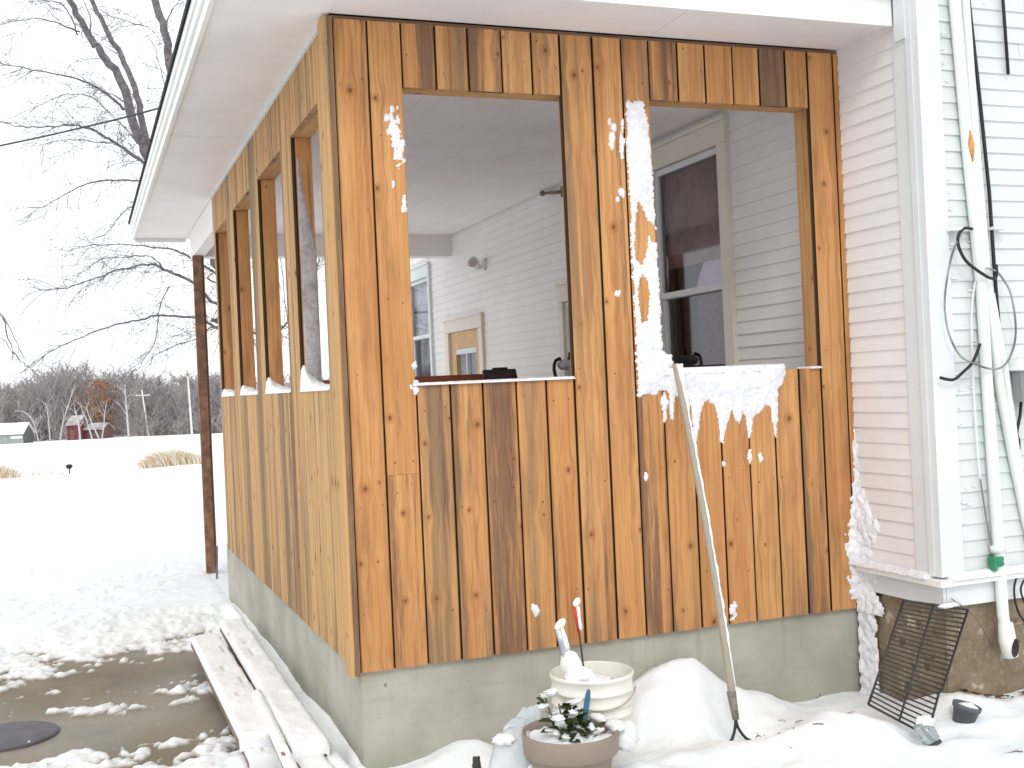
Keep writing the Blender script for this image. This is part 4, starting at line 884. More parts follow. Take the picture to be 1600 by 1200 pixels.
# grey cup and glass jar
t=empty('flower_pot',(2.09,-.70,.11),'small grey plastic flower pot half sunk in snow beside the grate','pot')
Mq=Matrix.Translation((2.095,-.70,.088))@Matrix.Rotation(R(14),4,'Y')@Matrix.Rotation(R(8),4,'X')
m=MB(); m.lathe([(0,0),(.032,0),(.046,.085),(.051,.086),(.052,.102),(.047,.103),(.042,.08),(.03,.02),(0,.018)],(0,0,0),32,Mq); m.build('pot_body',mat_plain('dark_grey_pot',(.10,.10,.115),.55,.12,30),t,True)
m=MB(); lump(Mq@Vector((0,0,.085)),.042,.042,.022,6,m,18,8,.25); m.build('snow_fill',SNOW,t,True)
t=empty('glass_jar',(1.862,-.80,.10),'small snow topped glass jar lying at the foot of the grate','jar')
mg,ntg,bg=newmat('jar_glass'); bg.inputs['Base Color'].default_value=(.55,.60,.60,1); bg.inputs['Roughness'].default_value=.12; bg.inputs['Transmission Weight'].default_value=.7
Mj=Matrix.Translation((1.862,-.80,.135))@Matrix.Rotation(R(150),4,'X')@Matrix.Rotation(R(12),4,'Y')
m=MB(); m.lathe([(.0,-.045),(.028,-.045),(.033,-.04),(.033,.02),(.028,.03),(.028,.045)],(0,0,0),28,Mj); m.build('jar_body',mg,t,True)
m=MB(); m.lathe([(.0,.052),(.029,.052),(.031,.048),(.031,.03),(.029,.03)],(0,0,0),28,Mj); m.build('lid',mat_plain('dark_jar_lid',(.035,.04,.04),.4),t,True)
m=MB(); lump((1.862,-.79,.178),.034,.03,.022,7,m,16,10,.35); m.build('snow_cap',SNOW,t,True)
m=MB(); m.tube([(2.0,-1.02,gz(2.0,-1.02)+.004),(2.03,-1.035,gz(2.03,-1.035)+.006),(2.055,-1.04,gz(2.055,-1.04)+.003)],.0045,6); o=m.build('twig',BARK); tag(o,'short dark twig lying alone on the snow at the lower right','twig')
r=random.Random(3); m=MB()
for i in range(60):
    x=r.uniform(2.22,2.75); y=-.53-abs(r.gauss(0,.035)); s=r.uniform(.008,.022); c=Vector((x,y,gz(x,y)+.008)); M3=Matrix.Rotation(r.uniform(0,6),3,'Z')@Matrix.Rotation(r.uniform(-.6,.6),3,'X')
    m.face([c+M3@Vector(q) for q in((-s,0,0),(0,-s*.5,.003),(s,0,.004),(0,s*.5,0))],None,(r.random(),0,0,0))
o=m.build('fallen_leaves',mat_attr('dead_leaf',(.05,.03,.02),(.19,.10,.055))); tag(o,'dead brown leaves along the foot of the house foundation','leaves',kind='stuff')
m=MB()
for i in range(14):
    x=r.uniform(1.3,2.0); y=r.uniform(-.75,-.25); z=gz(x,y); L=r.uniform(.008,.05); az=r.uniform(0,6.28); m.tube([(x,y,z+.002),(x+L*.5*math.cos(az),y+L*.5*math.sin(az),z+.006),(x+L*math.cos(az+.4),y+L*math.sin(az+.4),z+.002)],r.uniform(.0008,.0022),4)
for i in range(26):
    x=1.36+r.gauss(.05,.07); y=-.37+r.gauss(0,.035); z=gz(x,y); az=r.uniform(0,6.28); L=r.uniform(.01,.03); m.tube([(x,y,z),(x+L*math.cos(az),y+L*math.sin(az),z+r.uniform(.0,.012))],.0013,4)
o=m.build('dry_stems',mat_plain('dry_stem',(.13,.10,.075),.9)); tag(o,'dry plant stems and bits of straw poking from the snow around the cultivator','stems',kind='stuff')

# ------------------------------------------------------------------ lumber beside the porch
OLDW=mat_plain('wet_old_board',(.24,.165,.13),.75,.3,18)
def lumber(label,x0,x1,y0,y1,z0,z1,rot=0,seed=0,th=.022,tilt=0):
    cx_,cy_=(x0+x1)/2,(y0+y1)/2; M=Matrix.Translation((cx_,cy_,z0))@Matrix.Rotation(R(rot),4,'Z')@Matrix.Rotation(R(tilt),4,'X'); t=empty('lumber_board',(cx_,cy_,z0),label,'board','snow covered boards beside the porch')
    hx,hy=(x1-x0)/2,(y1-y0)/2; m=MB(); m.box(-hx,hx,-hy,hy,0,z1-z0,M); m.build('board',OLDW,t)
    m=MB()
    def f(A,B):
        e=np.minimum(np.minimum(A+hx,hx-A),np.minimum(B+hy+.022,hy-B)); n=fbm(A*7+seed,B*5,101+seed,3)-.5; n2=fbm(A*38+seed,B*12,131+seed,3)-.5
        hole=sstep(.80,.83,fbm(A*20,B*7+seed*3,111+seed,2))
        return np.where(e+.004+n2*.012>0,(th*np.sqrt(np.clip((e+.010)/.025,0,1))+n*th*1.0+n2*.002)*(1-1.4*hole),-.003)
    patch(f,-hx-.008,hx+.008,-hy-.026,hy+.008,.009,lambda a,b,q:tuple(M@Vector((max(-hx-.003,min(hx+.003,a)),max(b,-hy-.010),z1-z0+q-2.2*max(0,-hy-.006-b)))),m)
    m.build('snow_cap',SNOW,t,True); return t
lumber('wide outer plank of the snowy pile, nearest the bare concrete',-.385,-.232,.43,2.44,.085,.122,.2,1,.026)
lumber('wide inner plank of the snowy pile, running closest along the porch wall',-.212,-.078,.17,2.72,.095,.130,-.5,2,.032)
lumber('short stub of board poking out under the outer plank of the pile',-.362,-.232,.31,1.6,.03,.066,0,3,.018)
lumber('narrow lath lying slantwise across the top of the snowy pile',-.272,-.232,-.25,1.0,.118,.136,-1.5,4,.018,1.2)
lumber('low board sticking out furthest under the middle of the pile',-.212,-.118,-.02,1.4,.045,.085,.8,5,.024)
lumber('narrow low board jutting beside the porch corner at the near end of the pile',-.105,-.052,-.30,1.2,.05,.078,1.0,6,.02)
m=MB(); m.lathe([(0,.010),(.12,.0115),(.205,.010),(.222,.008),(.23,.001)],(-1.275,1.40,0.0),48); o=m.build('round_cover',mat_plain('dark_iron_cover',(.055,.05,.062),.5,.3,14),None,True); tag(o,'dark round cover lying in the wet concrete at the lower left','cover')
m=MB(); m.tube([(.03,5.05,-.02),(.045,5.07,.30)],.008,6); o=m.build('stake',BARK); tag(o,'thin dark stake stuck in the snow by the brown porch post','stake')

# ------------------------------------------------------------------ the big bare tree
TREE={
 'trunk':[(1.27,12.85,-0.5),(1.25,12.85,1.29),(1.2,12.8,2.57),(1.1,12.78,3.3),(0.9,12.77,3.81),(0.7,12.78,4.09)],
 'L1':[(0.7,12.78,4.09),(0.39,12.79,4.54),(0.11,12.79,4.98),(-0.03,12.74,5.28),(-0.18,12.68,5.89),(-0.41,12.66,6.27),(-0.57,12.62,6.51),(-0.8,12.59,6.97),(-0.98,12.55,7.38),(-1.2,12.5,8.0)],
 'L2':[(0.7,12.78,4.09),(0.43,12.99,4.57),(0.21,13.18,5.09),(0.11,13.32,5.47),(0.05,13.35,5.89),(-0.08,13.5,6.39),(-0.32,13.7,6.95),(-0.48,13.86,7.41),(-0.63,14.03,7.93),(-.8,14.2,8.6)],
 'L3':[(0.79,12.75,3.81),(0.75,12.66,4.75),(0.61,12.6,5.45),(0.48,12.65,6.18),(0.44,12.56,6.51),(0.31,12.5,7.02),(0.24,12.52,7.43),(.1,12.5,8.3)],
 'L4':[(-0.15,12.78,5.54),(-0.34,12.64,5.69),(-0.58,12.51,5.8),(-0.84,12.4,5.86),(-1.23,12.22,5.88),(-1.65,12.17,5.93)],
 'L5':[(0.14,12.78,4.74),(-0.09,12.65,4.9),(-0.34,12.53,5.05),(-0.55,12.4,5.14),(-0.77,12.27,5.18),(-1.07,12.16,5.13),(-1.49,12.11,5.11),(-1.66,12.07,5.14)],
 'L6':[(0.11,12.79,4.98),(-0.13,13.31,5.41),(-0.33,13.7,5.72),(-0.58,14.01,6.02),(-0.93,14.36,6.11),(-1.3,14.71,6.02)],
 'L7':[(0.06,12.81,4.85),(-0.19,13.33,5.15),(-0.52,13.78,5.29),(-0.87,14.12,5.39),(-1.28,14.49,5.39)],
 'L8':[(0.61,12.71,4.12),(0.17,12.45,4.43),(-0.04,12.31,4.46),(-0.41,12.24,4.45),(-0.74,12.15,4.36),(-0.9,12.1,4.26),(-1.26,12.03,4.03)],
 'L9':[(0.61,12.71,4.12),(0.21,13.18,4.33),(-0.08,13.5,4.31),(-0.26,13.68,4.17),(-0.44,13.85,3.94)],
 'L10':[(0.9,12.71,3.3),(0.63,12.49,3.44),(0.39,12.37,3.53),(0.08,12.27,3.55),(-0.21,12.16,3.57),(-0.74,12.04,3.54)],
 'L11':[(0.91,12.71,2.84),(0.63,12.49,3.1),(0.24,12.32,3.26),(0.07,12.17,3.31),(-0.23,12.06,3.25),(-0.55,11.97,3.14),(-0.92,11.9,3.0),(-1.3,11.83,2.94)],
 'L12':[(0.24,12.32,3.26),(0.1,12.58,3.47),(-0.23,12.92,3.49),(-0.52,13.24,3.51),(-0.78,13.45,3.35)],
 'L13':[(0.93,12.7,2.48),(0.7,12.47,2.58),(0.17,12.24,2.61),(-0.13,12.14,2.55),(-0.5,12.06,2.47),(-0.91,12.0,2.31),(-1.3,11.94,2.12)],
 'L14':[(0.93,12.7,2.48),(0.73,12.99,2.32),(0.49,13.29,2.27),(0.15,13.64,2.13)],
 'L15':[(0.32,12.39,3.03),(0.18,12.34,2.74),(0.1,12.27,2.29),(-0.02,12.31,2.08),(-0.15,12.25,1.89)],
 'L16':[(-0.72,12.67,6.52),(-0.79,12.48,6.67),(-0.92,12.43,6.86),(-1.2,12.32,6.85),(-1.5,12.11,6.82)],
 'L17':[(-0.69,12.66,6.56),(-1.01,12.46,6.61),(-1.29,12.35,6.6),(-1.67,12.18,6.45)],
 'L18':[(0.37,12.58,6.44),(0.26,12.94,6.75),(0.02,13.25,6.93),(-0.27,13.68,7.14)],
 'L19':[(0.11,12.79,4.98),(0.3,12.5,5.33),(0.39,12.25,5.54),(0.26,12.09,6.19)],
 'L20':[(0.9,12.71,3.21),(1.68,12.2,3.6),(1.8,11.95,3.21),(1.8,11.84,2.76),(1.83,11.72,2.31)],
 'L21':[(0.94,12.8,2.58),(1.84,13.0,2.38),(2.5,13.28,3.26),(2.62,13.34,3.56)],
 'L22':[(0.43,12.56,6.69),(0.53,12.41,6.88),(0.65,12.26,7.01)],
 'L23':[(-0.57,12.62,6.51),(-0.55,12.39,6.66),(-0.64,12.32,6.89)],
 'L24':[(-0.04,12.74,5.55),(-0.28,12.3,5.61),(-0.53,12.07,5.62)],
 'L25':[(0.79,12.75,3.81),(1.3,12.6,4.8),(1.9,12.7,6.0),(2.3,12.9,7.4),(2.4,13.0,8.5)],
}
RAD={'trunk':(.15,.115),'L1':(.082,.028),'L2':(.062,.025),'L3':(.072,.044),'L4':(.019,.006),'L5':(.027,.006),'L6':(.017,.005),'L7':(.016,.004),'L8':(.018,.006),'L9':(.013,.004),'L10':(.020,.006),'L11':(.026,.007),'L12':(.015,.005),'L13':(.024,.006),'L14':(.014,.005),'L15':(.010,.004),'L25':(.08,.03),'L21':(.03,.01)}
trunk=MB(); crown=MB(); r=random.Random(21)
def twig(p,d,L,rad,lev,mb):
    n=max(3,int(L/.07)); pts=[Vector(p)]; dv=Vector(d).normalized()
    for i in range(n):
        dv=(dv+Vector((r.gauss(0,.17),r.gauss(0,.17),r.gauss(0,.15)-.035))).normalized(); pts.append(pts[-1]+dv*(L/n))
    mb.tube(pts,[max(.0021,rad*(1-.7*i/n)) for i in range(n+1)],4 if rad<.012 else 5,cap=False)
    if lev>0:
        for i in range(1,n):
            if r.random()<.62:
                sd=Vector((r.gauss(0,1),r.gauss(0,1),r.gauss(0,.8))); dd=(dv+sd.normalized()*r.uniform(.5,1.0)).normalized()
                twig(pts[i],dd,L*r.uniform(.22,.5)*(1-.4*i/n),rad*.55,lev-1,mb)
def limb(pts,r0,r1,mb,dens=5,twl=.55,lev=2):
    P=smooth(pts,5); n=len(P); jit=[Vector((0,0,0))]+[Vector((r.gauss(0,r0*.10+.004),r.gauss(0,r0*.10+.004),r.gauss(0,r0*.10+.004))) for _ in P[1:]]
    P=[p+j for p,j in zip(P,jit)]
    mb.tube(P,[r0+(r1-r0)*i/(n-1) for i in range(n)],10 if r0>.05 else 6,cap=False)
    for i in range(2,n-1):
        d=(P[i+1]-P[i]).normalized(); seg=(P[i+1]-P[i]).length
        for _ in range(int(dens*seg+r.random())):
            sd=Vector((r.gauss(-.2,1),r.gauss(0,1),r.gauss(0,.9))); sd=(sd-d*sd.dot(d)); sd=sd.normalized() if sd.length>.01 else Vector((0,0,1))
            twig(P[i],d*r.uniform(.35,1.0)+sd*r.uniform(.4,.9),twl*r.uniform(.35,1.1),max(.0028,min(.007,r1*.7)),lev,mb)
    if r0<.05:
        d=(P[-1]-P[-2]).normalized()
        for _ in range(3): twig(P[-1],d+Vector((r.gauss(0,.3),r.gauss(0,.3),r.gauss(0,.3))),twl*.7,.0045,1,mb)
bt=empty('bare_tree',(.96,12.8,-.2),'large bare deciduous tree with snow on its limbs rising behind the porch eave','tree')
for kx,pts in TREE.items():
    if kx!='trunk' and pts[0][2]<3.4 and .85<pts[0][0]<1.0: pts=[(1.18 if pts[0][2]<3 else 1.08,12.79,pts[0][2]-.12)]+pts
    r0,r1=RAD.get(kx,(.012,.004)); big=kx in('trunk','L1','L2','L3','L25')
    limb(pts,r0,r1,trunk if big else crown,0 if kx=='trunk' else (5 if big else 15),.6 if big else .72,1 if kx=='L3' else 2)
trunk.build('trunk',BARK,bt,True); crown.build('crown',BARK,bt)
st=empty('sapling',(-2.78,10.46,0),'thin bare tree at the left frame edge drooping a few twigs into view','tree')
m=MB(); m2=MB()
T2=[[(-2.8,10.46,-.3),(-2.78,10.46,1.12),(-2.67,10.42,2.05),(-2.43,10.33,2.98),(-2.19,10.24,3.91),(-2.3,10.2,5.0)],[(-2.43,10.33,2.98),(-1.95,9.94,2.72),(-1.69,9.73,2.49),(-1.61,9.6,2.2),(-1.51,9.45,1.98),(-1.38,9.3,1.85)],[(-2.55,10.38,2.48),(-2.02,9.86,2.33),(-1.69,9.63,2.22),(-1.57,9.48,2.05)],[(-2.31,10.28,3.48),(-2.07,9.98,3.01),(-1.81,9.78,2.64),(-1.63,9.6,2.41),(-1.5,9.55,2.09)]]
limb(T2[0],.05,.02,m,1.5,.4,1)
for p in T2[1:]: limb(p,.012,.004,m2,2.0,.22,1)
m.build('trunk',BARK,st,True); m2.build('crown',BARK,st)
WIREM=mat_plain('power_line',(.05,.05,.055),.6)
o=MB(); o.tube(smooth([(-9,14.0,3.95),(-2.67,8.282,3.76),(-1.486,7.302,3.838),(-.828,6.734,3.888),(-.18,6.17,3.958),(.667,5.424,4.101),(2.21,4.05,4.5)],8),.0085,6); o=o.build('overhead_wire',WIREM,None,True); tag(o,'dark overhead power line crossing the sky in front of the bare tree','wire')

# ------------------------------------------------------------------ far background
def at(u,v,d):   # world point from the lateral / height offsets used when surveying the view
    return (CAM[0]+FW[0]*d+FW[1]*u*d, CAM[1]+FW[1]*d-FW[0]*u*d, CAM[2]+v*d)
def lat(px): return (px-800)/1798.5
def ground_at(x,y): return gz(x,y)
FARW=mat_attr('bare_wood_haze',(.185,.165,.172),(.44,.41,.405))  # distance haze is lightened into these wood colours
hill=MB(); r=random.Random(4)
us=np.linspace(lat(-900),lat(700),120)
rows=[(288,-6.2),(300,-4),(320,0),(345,4.2),(380,5.4),(450,4.5)]
for i in range(len(us)-1):
    for (d0,z0),(d1,z1) in zip(rows,rows[1:]):
        def pt(u,d,z):
            px_=800+u*1798.5; bump=1.2*math.sin(px_*.011+1)+.8*math.sin(px_*.031)+r.uniform(-.0,.0)
            x,y,_=at(u,0,d); return (x,y,(z+(bump if z>-3 else 0)+(1.5 if 20<px_<170 else 0)*(z>0)))
        hill.face([pt(us[i],d0,z0),pt(us[i+1],d0,z0),pt(us[i+1],d1,z1),pt(us[i],d1,z1)],None,(.25+.3*random.random(),0,0,0))
o=hill.build('hill',mat_attr('hillside_scrub',(.22,.195,.195),(.38,.345,.34)),None,True); tag(o,'low wooded hill closing the view','hill',kind='structure')
wd=MB(); r=random.Random(9)
def fartree(mb,u,d,h,w,n,tone,zoff=0,lean=0,thick=.14):
    x,y,_=at(u,0,d); z=float(zbase(np.array([x]),np.array([y]))[0])+zoff
    rt=Vector((FW[1],-FW[0],0)); b=Vector((x,y,z-.3)); top=b+Vector((0,0,h))+rt*lean
    def strip(p,q,w0,w1,t):
        dv=(q-p); sd=dv.cross(Vector((FW[0],FW[1],0))); sd=sd.normalized() if sd.length>1e-6 else rt
        mb.face([p-sd*w0,p+sd*w0,q+sd*w1,q-sd*w1],None,(t,0,0,0))
    strip(b,b.lerp(top,.75),thick,thick*.4,tone)
    for i in range(n):
        f=r.uniform(.12,.85); p=b.lerp(top,f); L=h*r.uniform(.12,.38)*(1.05-f*.55); az=r.uniform(-1,1); q=p+rt*(az*w*.5*r.uniform(.3,1))+Vector((FW[0],FW[1],0))*r.uniform(-1,1)*w*.3+Vector((0,0,L)); t=min(1,max(0,tone+r.uniform(-.25,.25))); strip(p,q,.075,.03,t)
        for _ in range(4):
            g_=r.uniform(.3,1); p2=p.lerp(q,g_); q2=p2+rt*r.uniform(-.9,.9)+Vector((r.uniform(-.6,.6),r.uniform(-.6,.6),r.uniform(.2,1.5))); strip(p2,q2,.045,.018,t)
def ztop(px):
    # skyline of the trees in metres of height at 260 m, read along the view
    prof=[(-900,9),(-300,11),(-60,9.5),(0,7.5),(20,6.0),(35,7),(60,9.5),(80,11),(100,12.5),(130,12.2),(150,10),(165,8.5),(180,9.5),(200,10),(220,8.5),(240,6.8),(270,6.4),(330,6.6),(500,8),(700,9)]
    for (a,b),(c,d) in zip(prof,prof[1:]):
        if a<=px<=c: return b+(d-b)*(px-a)/(c-a)
    return 9
for i in range(620):
    px_=r.uniform(-600,520) if i>300 else r.uniform(-40,345); d=r.uniform(248,300); hh=(ztop(px_)+6.4)*d/262*r.uniform(.62,1.02)
    if 105<px_<200 and d<262: continue
    hh=hh; fartree(wd,lat(px_),d,hh,hh*.5,26,r.uniform(.0,.55))
for i in range(900):
    px_=r.uniform(-400,420); d=r.uniform(246,285)
    if 118<px_<196 and d<262: continue
    fartree(wd,lat(px_),d,r.uniform(2.5,6.5),r.uniform(3,6),9,r.uniform(.05,.6),0,0,.06)
for i in range(160):
    px_=r.uniform(-200,420); d=r.uniform(335,365); fartree(wd,lat(px_),d,r.uniform(4,7.5),5,12,r.uniform(.1,.5),10.0,0,.1)
o=wd.build('far_woods',FARW); tag(o,'hazy mass of bare grey brown woods along the far side of the field','woods',kind='stuff')
PALE=mat_plain('pale_bark',(.47,.47,.465),.9,.2,3,bump=0)
def paletree(label,pts,d,r0,seed,nb=9,twl=3.2):
    # pts: lateral pixel / height px above the base line, in order
    global r
    r=random.Random(seed); x,y,_=at(lat(pts[0][0]),0,d); zb=float(zbase(np.array([x]),np.array([y]))[0])
    P=[Vector((*at(lat(px_),0,d)[:2],zb-.2+h*d/1798.5)) for px_,h in pts]
    t=empty('pale_tree',P[0],label,'tree','pale bare trees in front of the far woods'); m=MB(); S=smooth(P,4); m.tube(S,[r0*(1-.7*i/(len(S)-1)) for i in range(len(S))],6); m.build('trunk',PALE,t)
    c=MB(); rt=Vector((FW[1],-FW[0],0))
    for i in range(nb):
        p=S[int(r.uniform(.3,.98)*(len(S)-1))]; L=twl*r.uniform(.4,1); q=p+rt*L*r.uniform(-.7,.7)+Vector((0,0,L*r.uniform(.3,.9))); mid=p.lerp(q,.5)+Vector((0,0,.12*L)); c.tube([p,mid,q],[r0*.3,r0*.2,r0*.09],4,cap=False)
        for _ in range(3):
            e=q+rt*r.uniform(-1,1)+Vector((0,0,r.uniform(.2,1.2))); c.tube([mid.lerp(q,r.random()),e],[r0*.14,r0*.06],3,cap=False)
    c.build('crown',PALE,t)
paletree('pale bare tree leaning left beside the grey shed',[(57,0),(53,22),(48,38),(36,50),(22,52)],236,.17,1,8)
paletree('pale slender bare tree between the shed and the red barn',[(75,0),(74,25),(73,50),(70,62)],236,.14,2,7)
paletree('pale bare tree leaning right across the front of the red barn',[(91,4),(96,30),(106,58),(115,82)],237,.16,3,8)
paletree('pale thick bare trunk standing in the middle of the red barn',[(122,0),(121,22),(118,40),(115,52)],234,.24,4,8)
paletree('pale bare pole tree leaning left, just right of the barn middle',[(141,2),(136,22),(130,42),(126,52)],235,.16,5,5)
paletree('pale bare tree leaning furthest left at the right end of the barn',[(151,4),(143,24),(137,40),(134,54)],235,.16,6,5)
paletree('pale bare tree curving up against the russet oak',[(156,3),(160,25),(162,42),(166,60)],236,.14,7,6)
paletree('pale upright bare tree between the russet oak and the leftmost utility pole',[(198,0),(197,30),(196,55),(195,86)],240,.26,8,12,4.0)
# russet oak
r=random.Random(31); x,y,_=at(lat(164),0,250); zb=float(zbase(np.array([x]),np.array([y]))[0])
t=empty('oak_tree',(x,y,zb),'russet oak still holding brown leaves behind the red barn','tree')
m=MB(); m.tube([(x,y,zb-.3),(x+.1,y,zb+3),(x-.2,y,zb+7),(x,y,zb+11)],[.28,.22,.14,.05],6)
rt=Vector((FW[1],-FW[0],0)); c=MB()
for i in range(16):
    p=Vector((x,y,zb+r.uniform(2,9))); q=p+rt*r.uniform(-4.5,3)+Vector((0,r.uniform(-2,2),r.uniform(.6,2.5))); m.tube([p,q],[.08,.03],4,cap=False)
m.build('trunk',mat_plain('oak_bark',(.12,.085,.07),.9,bump=0),t)
for i in range(3800):
    a=r.uniform(0,6.28); rr_=r.random()**.6; zz=r.uniform(.6,12.9); wdt=(1.0-((zz-6)/8.2)**2)**.5 if abs(zz-6)<8 else .2
    if mnoise.noise(Vector((math.cos(a)*2+i*0,zz*.45,math.sin(a)*2+3)))<-.12: continue
    p=Vector((x,y,zb+zz))+rt*(math.cos(a)*rr_*wdt*4.5-1.7)+Vector((FW[0],FW[1],0))*math.sin(a)*rr_*wdt*3
    s=r.uniform(.14,.32); e1=Vector((r.gauss(0,1),r.gauss(0,1),r.gauss(0,1))).normalized()*s; e2=Vector((r.gauss(0,1),r.gauss(0,1),r.gauss(0,1))).normalized()*s
    c.face([p-e1,p+e2*.6,p+e1,p-e2*.6],None,(r.random(),0,0,0))
c.build('crown',mat_attr('russet_leaves',(.20,.105,.06),(.37,.215,.135)),t)
# buildings
def gable(mb,u0,u1,d,dep,zb,h,rh,M=None): pass
SHEDM=mat_plain('grey_shed_boards',(.30,.31,.30),.85,.1,2,bump=0); SHEDD=mat_plain('dark_shed_side',(.13,.13,.13),.85,.1,2,bump=0); OLDROOF=mat_plain('half_snowy_roof',(.40,.38,.38),.9,.35,.6,bump=0); BARNR=mat_plain('barn_red',(.155,.045,.05),.8,.2,2,bump=0); BARND=mat_plain('barn_brown',(.16,.085,.075),.8,.2,2,bump=0)
def bld(name,label,u0,u1,d,dep,h,rh,wall,side,cat='shed',roofover=.3,features=(),roofm=None):
    x,y,_=at((u0+u1)/2,0,d); zb=float(zbase(np.array([x]),np.array([y]))[0])-.5; t=empty(name,(x,y,zb),label,cat)
    rt=Vector((FW[1],-FW[0],0)); fw=Vector((FW[0],FW[1],0)); A=Vector((*at(u0,0,d)[:2],zb)); B=Vector((*at(u1,0,d)[:2],zb)); up=Vector((0,0,1))
    m=MB(); h+=.5
    m.face([A,B,B+up*h,A+up*h]); m.build('wall',wall,t); m=MB(); m.face([B+fw*dep,A+fw*dep,A+fw*dep+up*h,B+fw*dep+up*h]); m.build('rear_wall',wall,t)
    for P_,Q_ in((B,B+fw*dep),(A+fw*dep,A)):
        s=MB(); s.face([P_,Q_,Q_+up*h,P_.lerp(Q_,.5)+up*(h+rh),P_+up*h]); s.build('end_wall',side,t)
    ro=MB(); o_=rt*roofover; rg0=A+fw*dep/2+up*(h+rh)-o_; rg1=B+fw*dep/2+up*(h+rh)+o_
    for e,sg in((A-o_-fw*.4+up*(h-.15),1),(A-o_+fw*(dep+.4)+up*(h-.15),-1)):
        e2=e+(B-A)+o_*2; q=[e,e2,rg1,rg0]; ro.face(q); ro.face([p+up*.25 for p in q]); ro.face([q[0],q[1],q[1]+up*.25,q[0]+up*.25]); ro.face([q[1],q[2],q[2]+up*.25,q[1]+up*.25]); ro.face([q[3],q[0],q[0]+up*.25,q[3]+up*.25])
    ro.build('roof',roofm or SNOW,t)
    for nm,fu0,fu1,fz0,fz1,mt in features:
        f=MB(); p=A.lerp(B,fu0)-fw*.06; q=A.lerp(B,fu1)-fw*.06; f.face([p+up*(fz0+.5),q+up*(fz0+.5),q+up*(fz1+.5),p+up*(fz1+.5)]); f.build(nm,mt,t)
    return t
bld('grey_shed','grey shed with a snowy roof at the left frame edge beyond the field',lat(-22),lat(33),232,5,2.0,1.9,SHEDM,SHEDD,features=[('ledge',.65,.98,1.0,1.45,SNOW)])
bld('red_barn','dark red barn with snow on its roof among pale trees',lat(102),lat(120),238,6,3.3,1.6,BARNR,BARNR,'barn',.2,[('door',.25,.65,0,2.2,BARND)],OLDROOF)
bld('barn_annex','low brown building joined to the right of the red barn',lat(122.5),lat(158),241,6,2.2,1.0,BARND,BARND,'barn',.2,[('red_door',.1,.32,0,2.0,BARNR),('window',.55,.68,.8,1.5,SHEDD)],OLDROOF)
# snowy bank right of the trees
bk=MB()
prof=[(200,0,3.2),(225,0,2.6),(260,0,1.9),(300,0,1.3),(360,0,.8),(430,0,.5)]
for (a,_,h0),(b,_,h1) in zip(prof,prof[1:]):
    A=Vector(at(lat(a),0,256)); B=Vector(at(lat(b),0,256)); A.z=B.z=-6.6; A2=Vector(at(lat(a),0,262)); B2=Vector(at(lat(b),0,262)); A2.z=-6.2+h0; B2.z=-6.2+h1; bk.face([A,B,B2,A2])
o=bk.build('snow_bank',GSNOW,None); tag(o,'snowy roadside bank below the utility poles','bank',kind='structure')
POLEM=mat_plain('pale_pole',(.66,.65,.62),.85,.12,1,bump=0)
def pole(label,px,d,h,arms,r0,tilt=0):
    x,y,_=at(lat(px),0,d); zb=float(zbase(np.array([x]),np.array([y]))[0])-.4; rt=Vector((FW[1],-FW[0],0)); t=empty('utility_pole',(x,y,zb),label,'utility pole','utility poles beyond the field')
    b=Vector((x,y,zb)); tp=b+Vector((0,0,h))+rt*tilt; m=MB(); m.tube([b,tp],[r0,r0*.7],8); m.build('pole',POLEM,t)
    for dz,L in arms:
        p=b.lerp(tp,1-dz/h); m=MB(); m.tube([p-rt*L,p+rt*L],.11,5); m.build('crossarm',POLEM,t)
        m=MB()
        for q in(-.9,.9): m=MB(); m.tube([p+rt*L*q,p+rt*L*q+Vector((0,0,.32))],.07,5); m.build('insulator',POLEM,t)
    return t
pole('tall plain white utility pole nearest the brown porch post',297,240,12.6,[],.24,-.35)
pole('leaning utility pole with a crossarm, leftmost of the three',229.5,248,10.6,[(1.2,1.5)],.2,-1.1)
pole('smallest and farthest utility pole, between the other two',266.5,285,9.2,[(1.0,1.0)],.15,-.2)
# dark stick and grasses in the field
x,y,_=at(lat(103),0,55); z=gz(x,y); m=MB(); m.tube([(x,y,z-.1),(x,y,z+.28)],.03,6); t=empty('field_marker',(x,y,z),'small dark post with a wider top standing alone in the snowy field','post'); m.build('stem',BLACK,t)
m=MB(); m.lathe([(0,.22),(.09,.24),(.16,.34),(.15,.42),(0,.46)],(x,y,z),12); m.build('cap',BLACK,t,True)
GRASS=mat_attr('dry_grass',(.36,.25,.13),(.62,.50,.34))
def grass(label,px0,px1,d,n,h,seed,lean=-.5):
    r=random.Random(seed); m=MB(); rt=Vector((FW[1],-FW[0],0))
    for i in range(n):
        u=r.uniform(px0,px1); dd=d+r.uniform(-1.5,1.5); x,y,_=at(lat(u),0,dd); z=gz(x,y); k=1-abs((u-(px0+px1)/2)/((px1-px0)/2))**2; L=h*r.uniform(.35,1)*(.35+.65*k); ln=lean*r.uniform(.2,1.4)+r.gauss(0,.25)
        p=Vector((x,y,z-.05)); q=p+Vector((0,0,L*.6))+rt*ln*L*.4; e=p+Vector((0,0,L*.78))+rt*ln*L; s=rt*.014; sn=1.0 if r.random()<.30 else 0.0
        m.face([p-s,p+s,q+s*.8,q-s*.8],None,(r.random(),sn*.7,0,0)); m.face([q-s*.8,q+s*.8,e+s*.2,e-s*.2],None,(r.random(),sn,0,0))
    o=m.build('dry_grass',GRASS); tag(o,label,'grass',kind='stuff')
grass('clump of tan dry grass bent over in the snow beside the brown post',215,322,58,1700,1.25,1,-.8)
grass('small tuft of orange brown grass at the left frame edge',-60,26,50,700,.95,2,.1)
grass('sparse weeds poking from the snow near the left edge of the field',22,100,52,40,.55,3,.1)
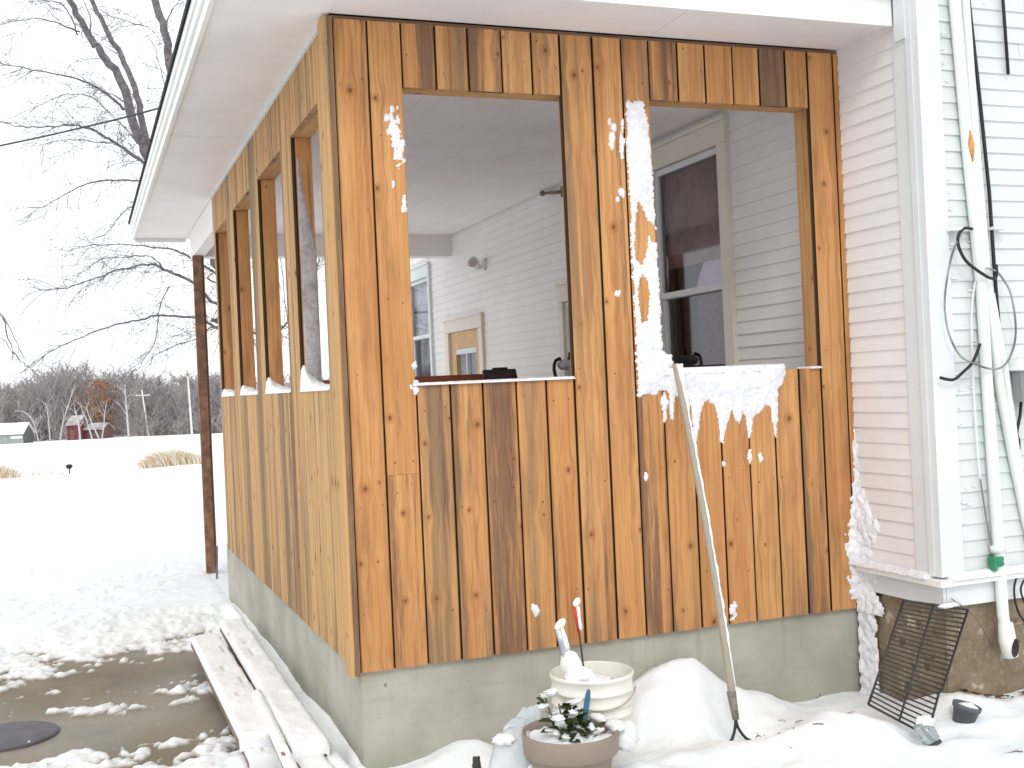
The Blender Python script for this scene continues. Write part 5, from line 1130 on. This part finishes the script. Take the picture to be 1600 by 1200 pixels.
# ------------------------------------------------------------------ light, sky, camera
SUN_EL,SUN_AZ=R(38),R(205)
w=bpy.data.worlds.new('World'); SC.world=w; w.use_nodes=True; nt=w.node_tree; nt.nodes.clear(); k=NT(nt)
sky=k.n('ShaderNodeTexSky',sky_type='NISHITA'); sky.sun_disc=False; sky.sun_elevation=SUN_EL; sky.sun_rotation=SUN_AZ; sky.dust_density=4; sky.air_density=1.0
hs=k.n('ShaderNodeHueSaturation'); hs.inputs['Saturation'].default_value=.15; k.l(sky.outputs[0],hs.inputs['Color'])
tc=k.n('ShaderNodeTexCoord'); cl=k.noise(tc.outputs['Generated'],2.2,4,.5)
cloud=k.mix(k.ss(cl,.35,.7),(10.2,10.5,10.7),(11.8,11.9,11.9))
c=k.mix(.88,hs.outputs[0],cloud)
bg=k.n('ShaderNodeBackground'); bg.inputs['Strength'].default_value=.138; k.l(c,bg.inputs['Color']); out=k.n('ShaderNodeOutputWorld'); k.l(bg.outputs[0],out.inputs[0])
su=bpy.data.lights.new('sun','SUN'); su.energy=.85; su.angle=R(14); su.color=(1,.97,.92); so=bpy.data.objects.new('sun',su); COL.objects.link(so)
# blender sky: rotation 0 puts the sun toward +y, turning clockwise seen from above
dirv=Vector((math.sin(SUN_AZ)*math.cos(SUN_EL),math.cos(SUN_AZ)*math.cos(SUN_EL),math.sin(SUN_EL)))
so.rotation_euler=dirv.to_track_quat('Z','Y').to_euler(); so.location=dirv*20
cd=bpy.data.cameras.new('camera'); co=bpy.data.objects.new('camera',cd); COL.objects.link(co); SC.camera=co
cd.sensor_width=36; cd.lens=1798.5/1600*36; cd.clip_start=.05; cd.clip_end=3000
yw,pt,rl=R(20.611),R(.1023),R(2.5646)
f=Vector((math.sin(yw)*math.cos(pt),math.cos(yw)*math.cos(pt),math.sin(pt))); rt=Vector((math.cos(yw),-math.sin(yw),0)); up=rt.cross(f)
Rr=rt*math.cos(rl)-up*math.sin(rl); Uu=up*math.cos(rl)+rt*math.sin(rl)
co.matrix_world=Matrix(((Rr.x,Uu.x,-f.x,-.9068),(Rr.y,Uu.y,-f.y,-4.1288),(Rr.z,Uu.z,-f.z,1.4385),(0,0,0,1)))
SC.view_settings.view_transform='Standard'; SC.view_settings.look='None'; SC.view_settings.exposure=0; SC.view_settings.gamma=1
SC.cycles.use_denoising=True; SC.cycles.max_bounces=8; SC.cycles.diffuse_bounces=5; SC.cycles.transparent_max_bounces=8
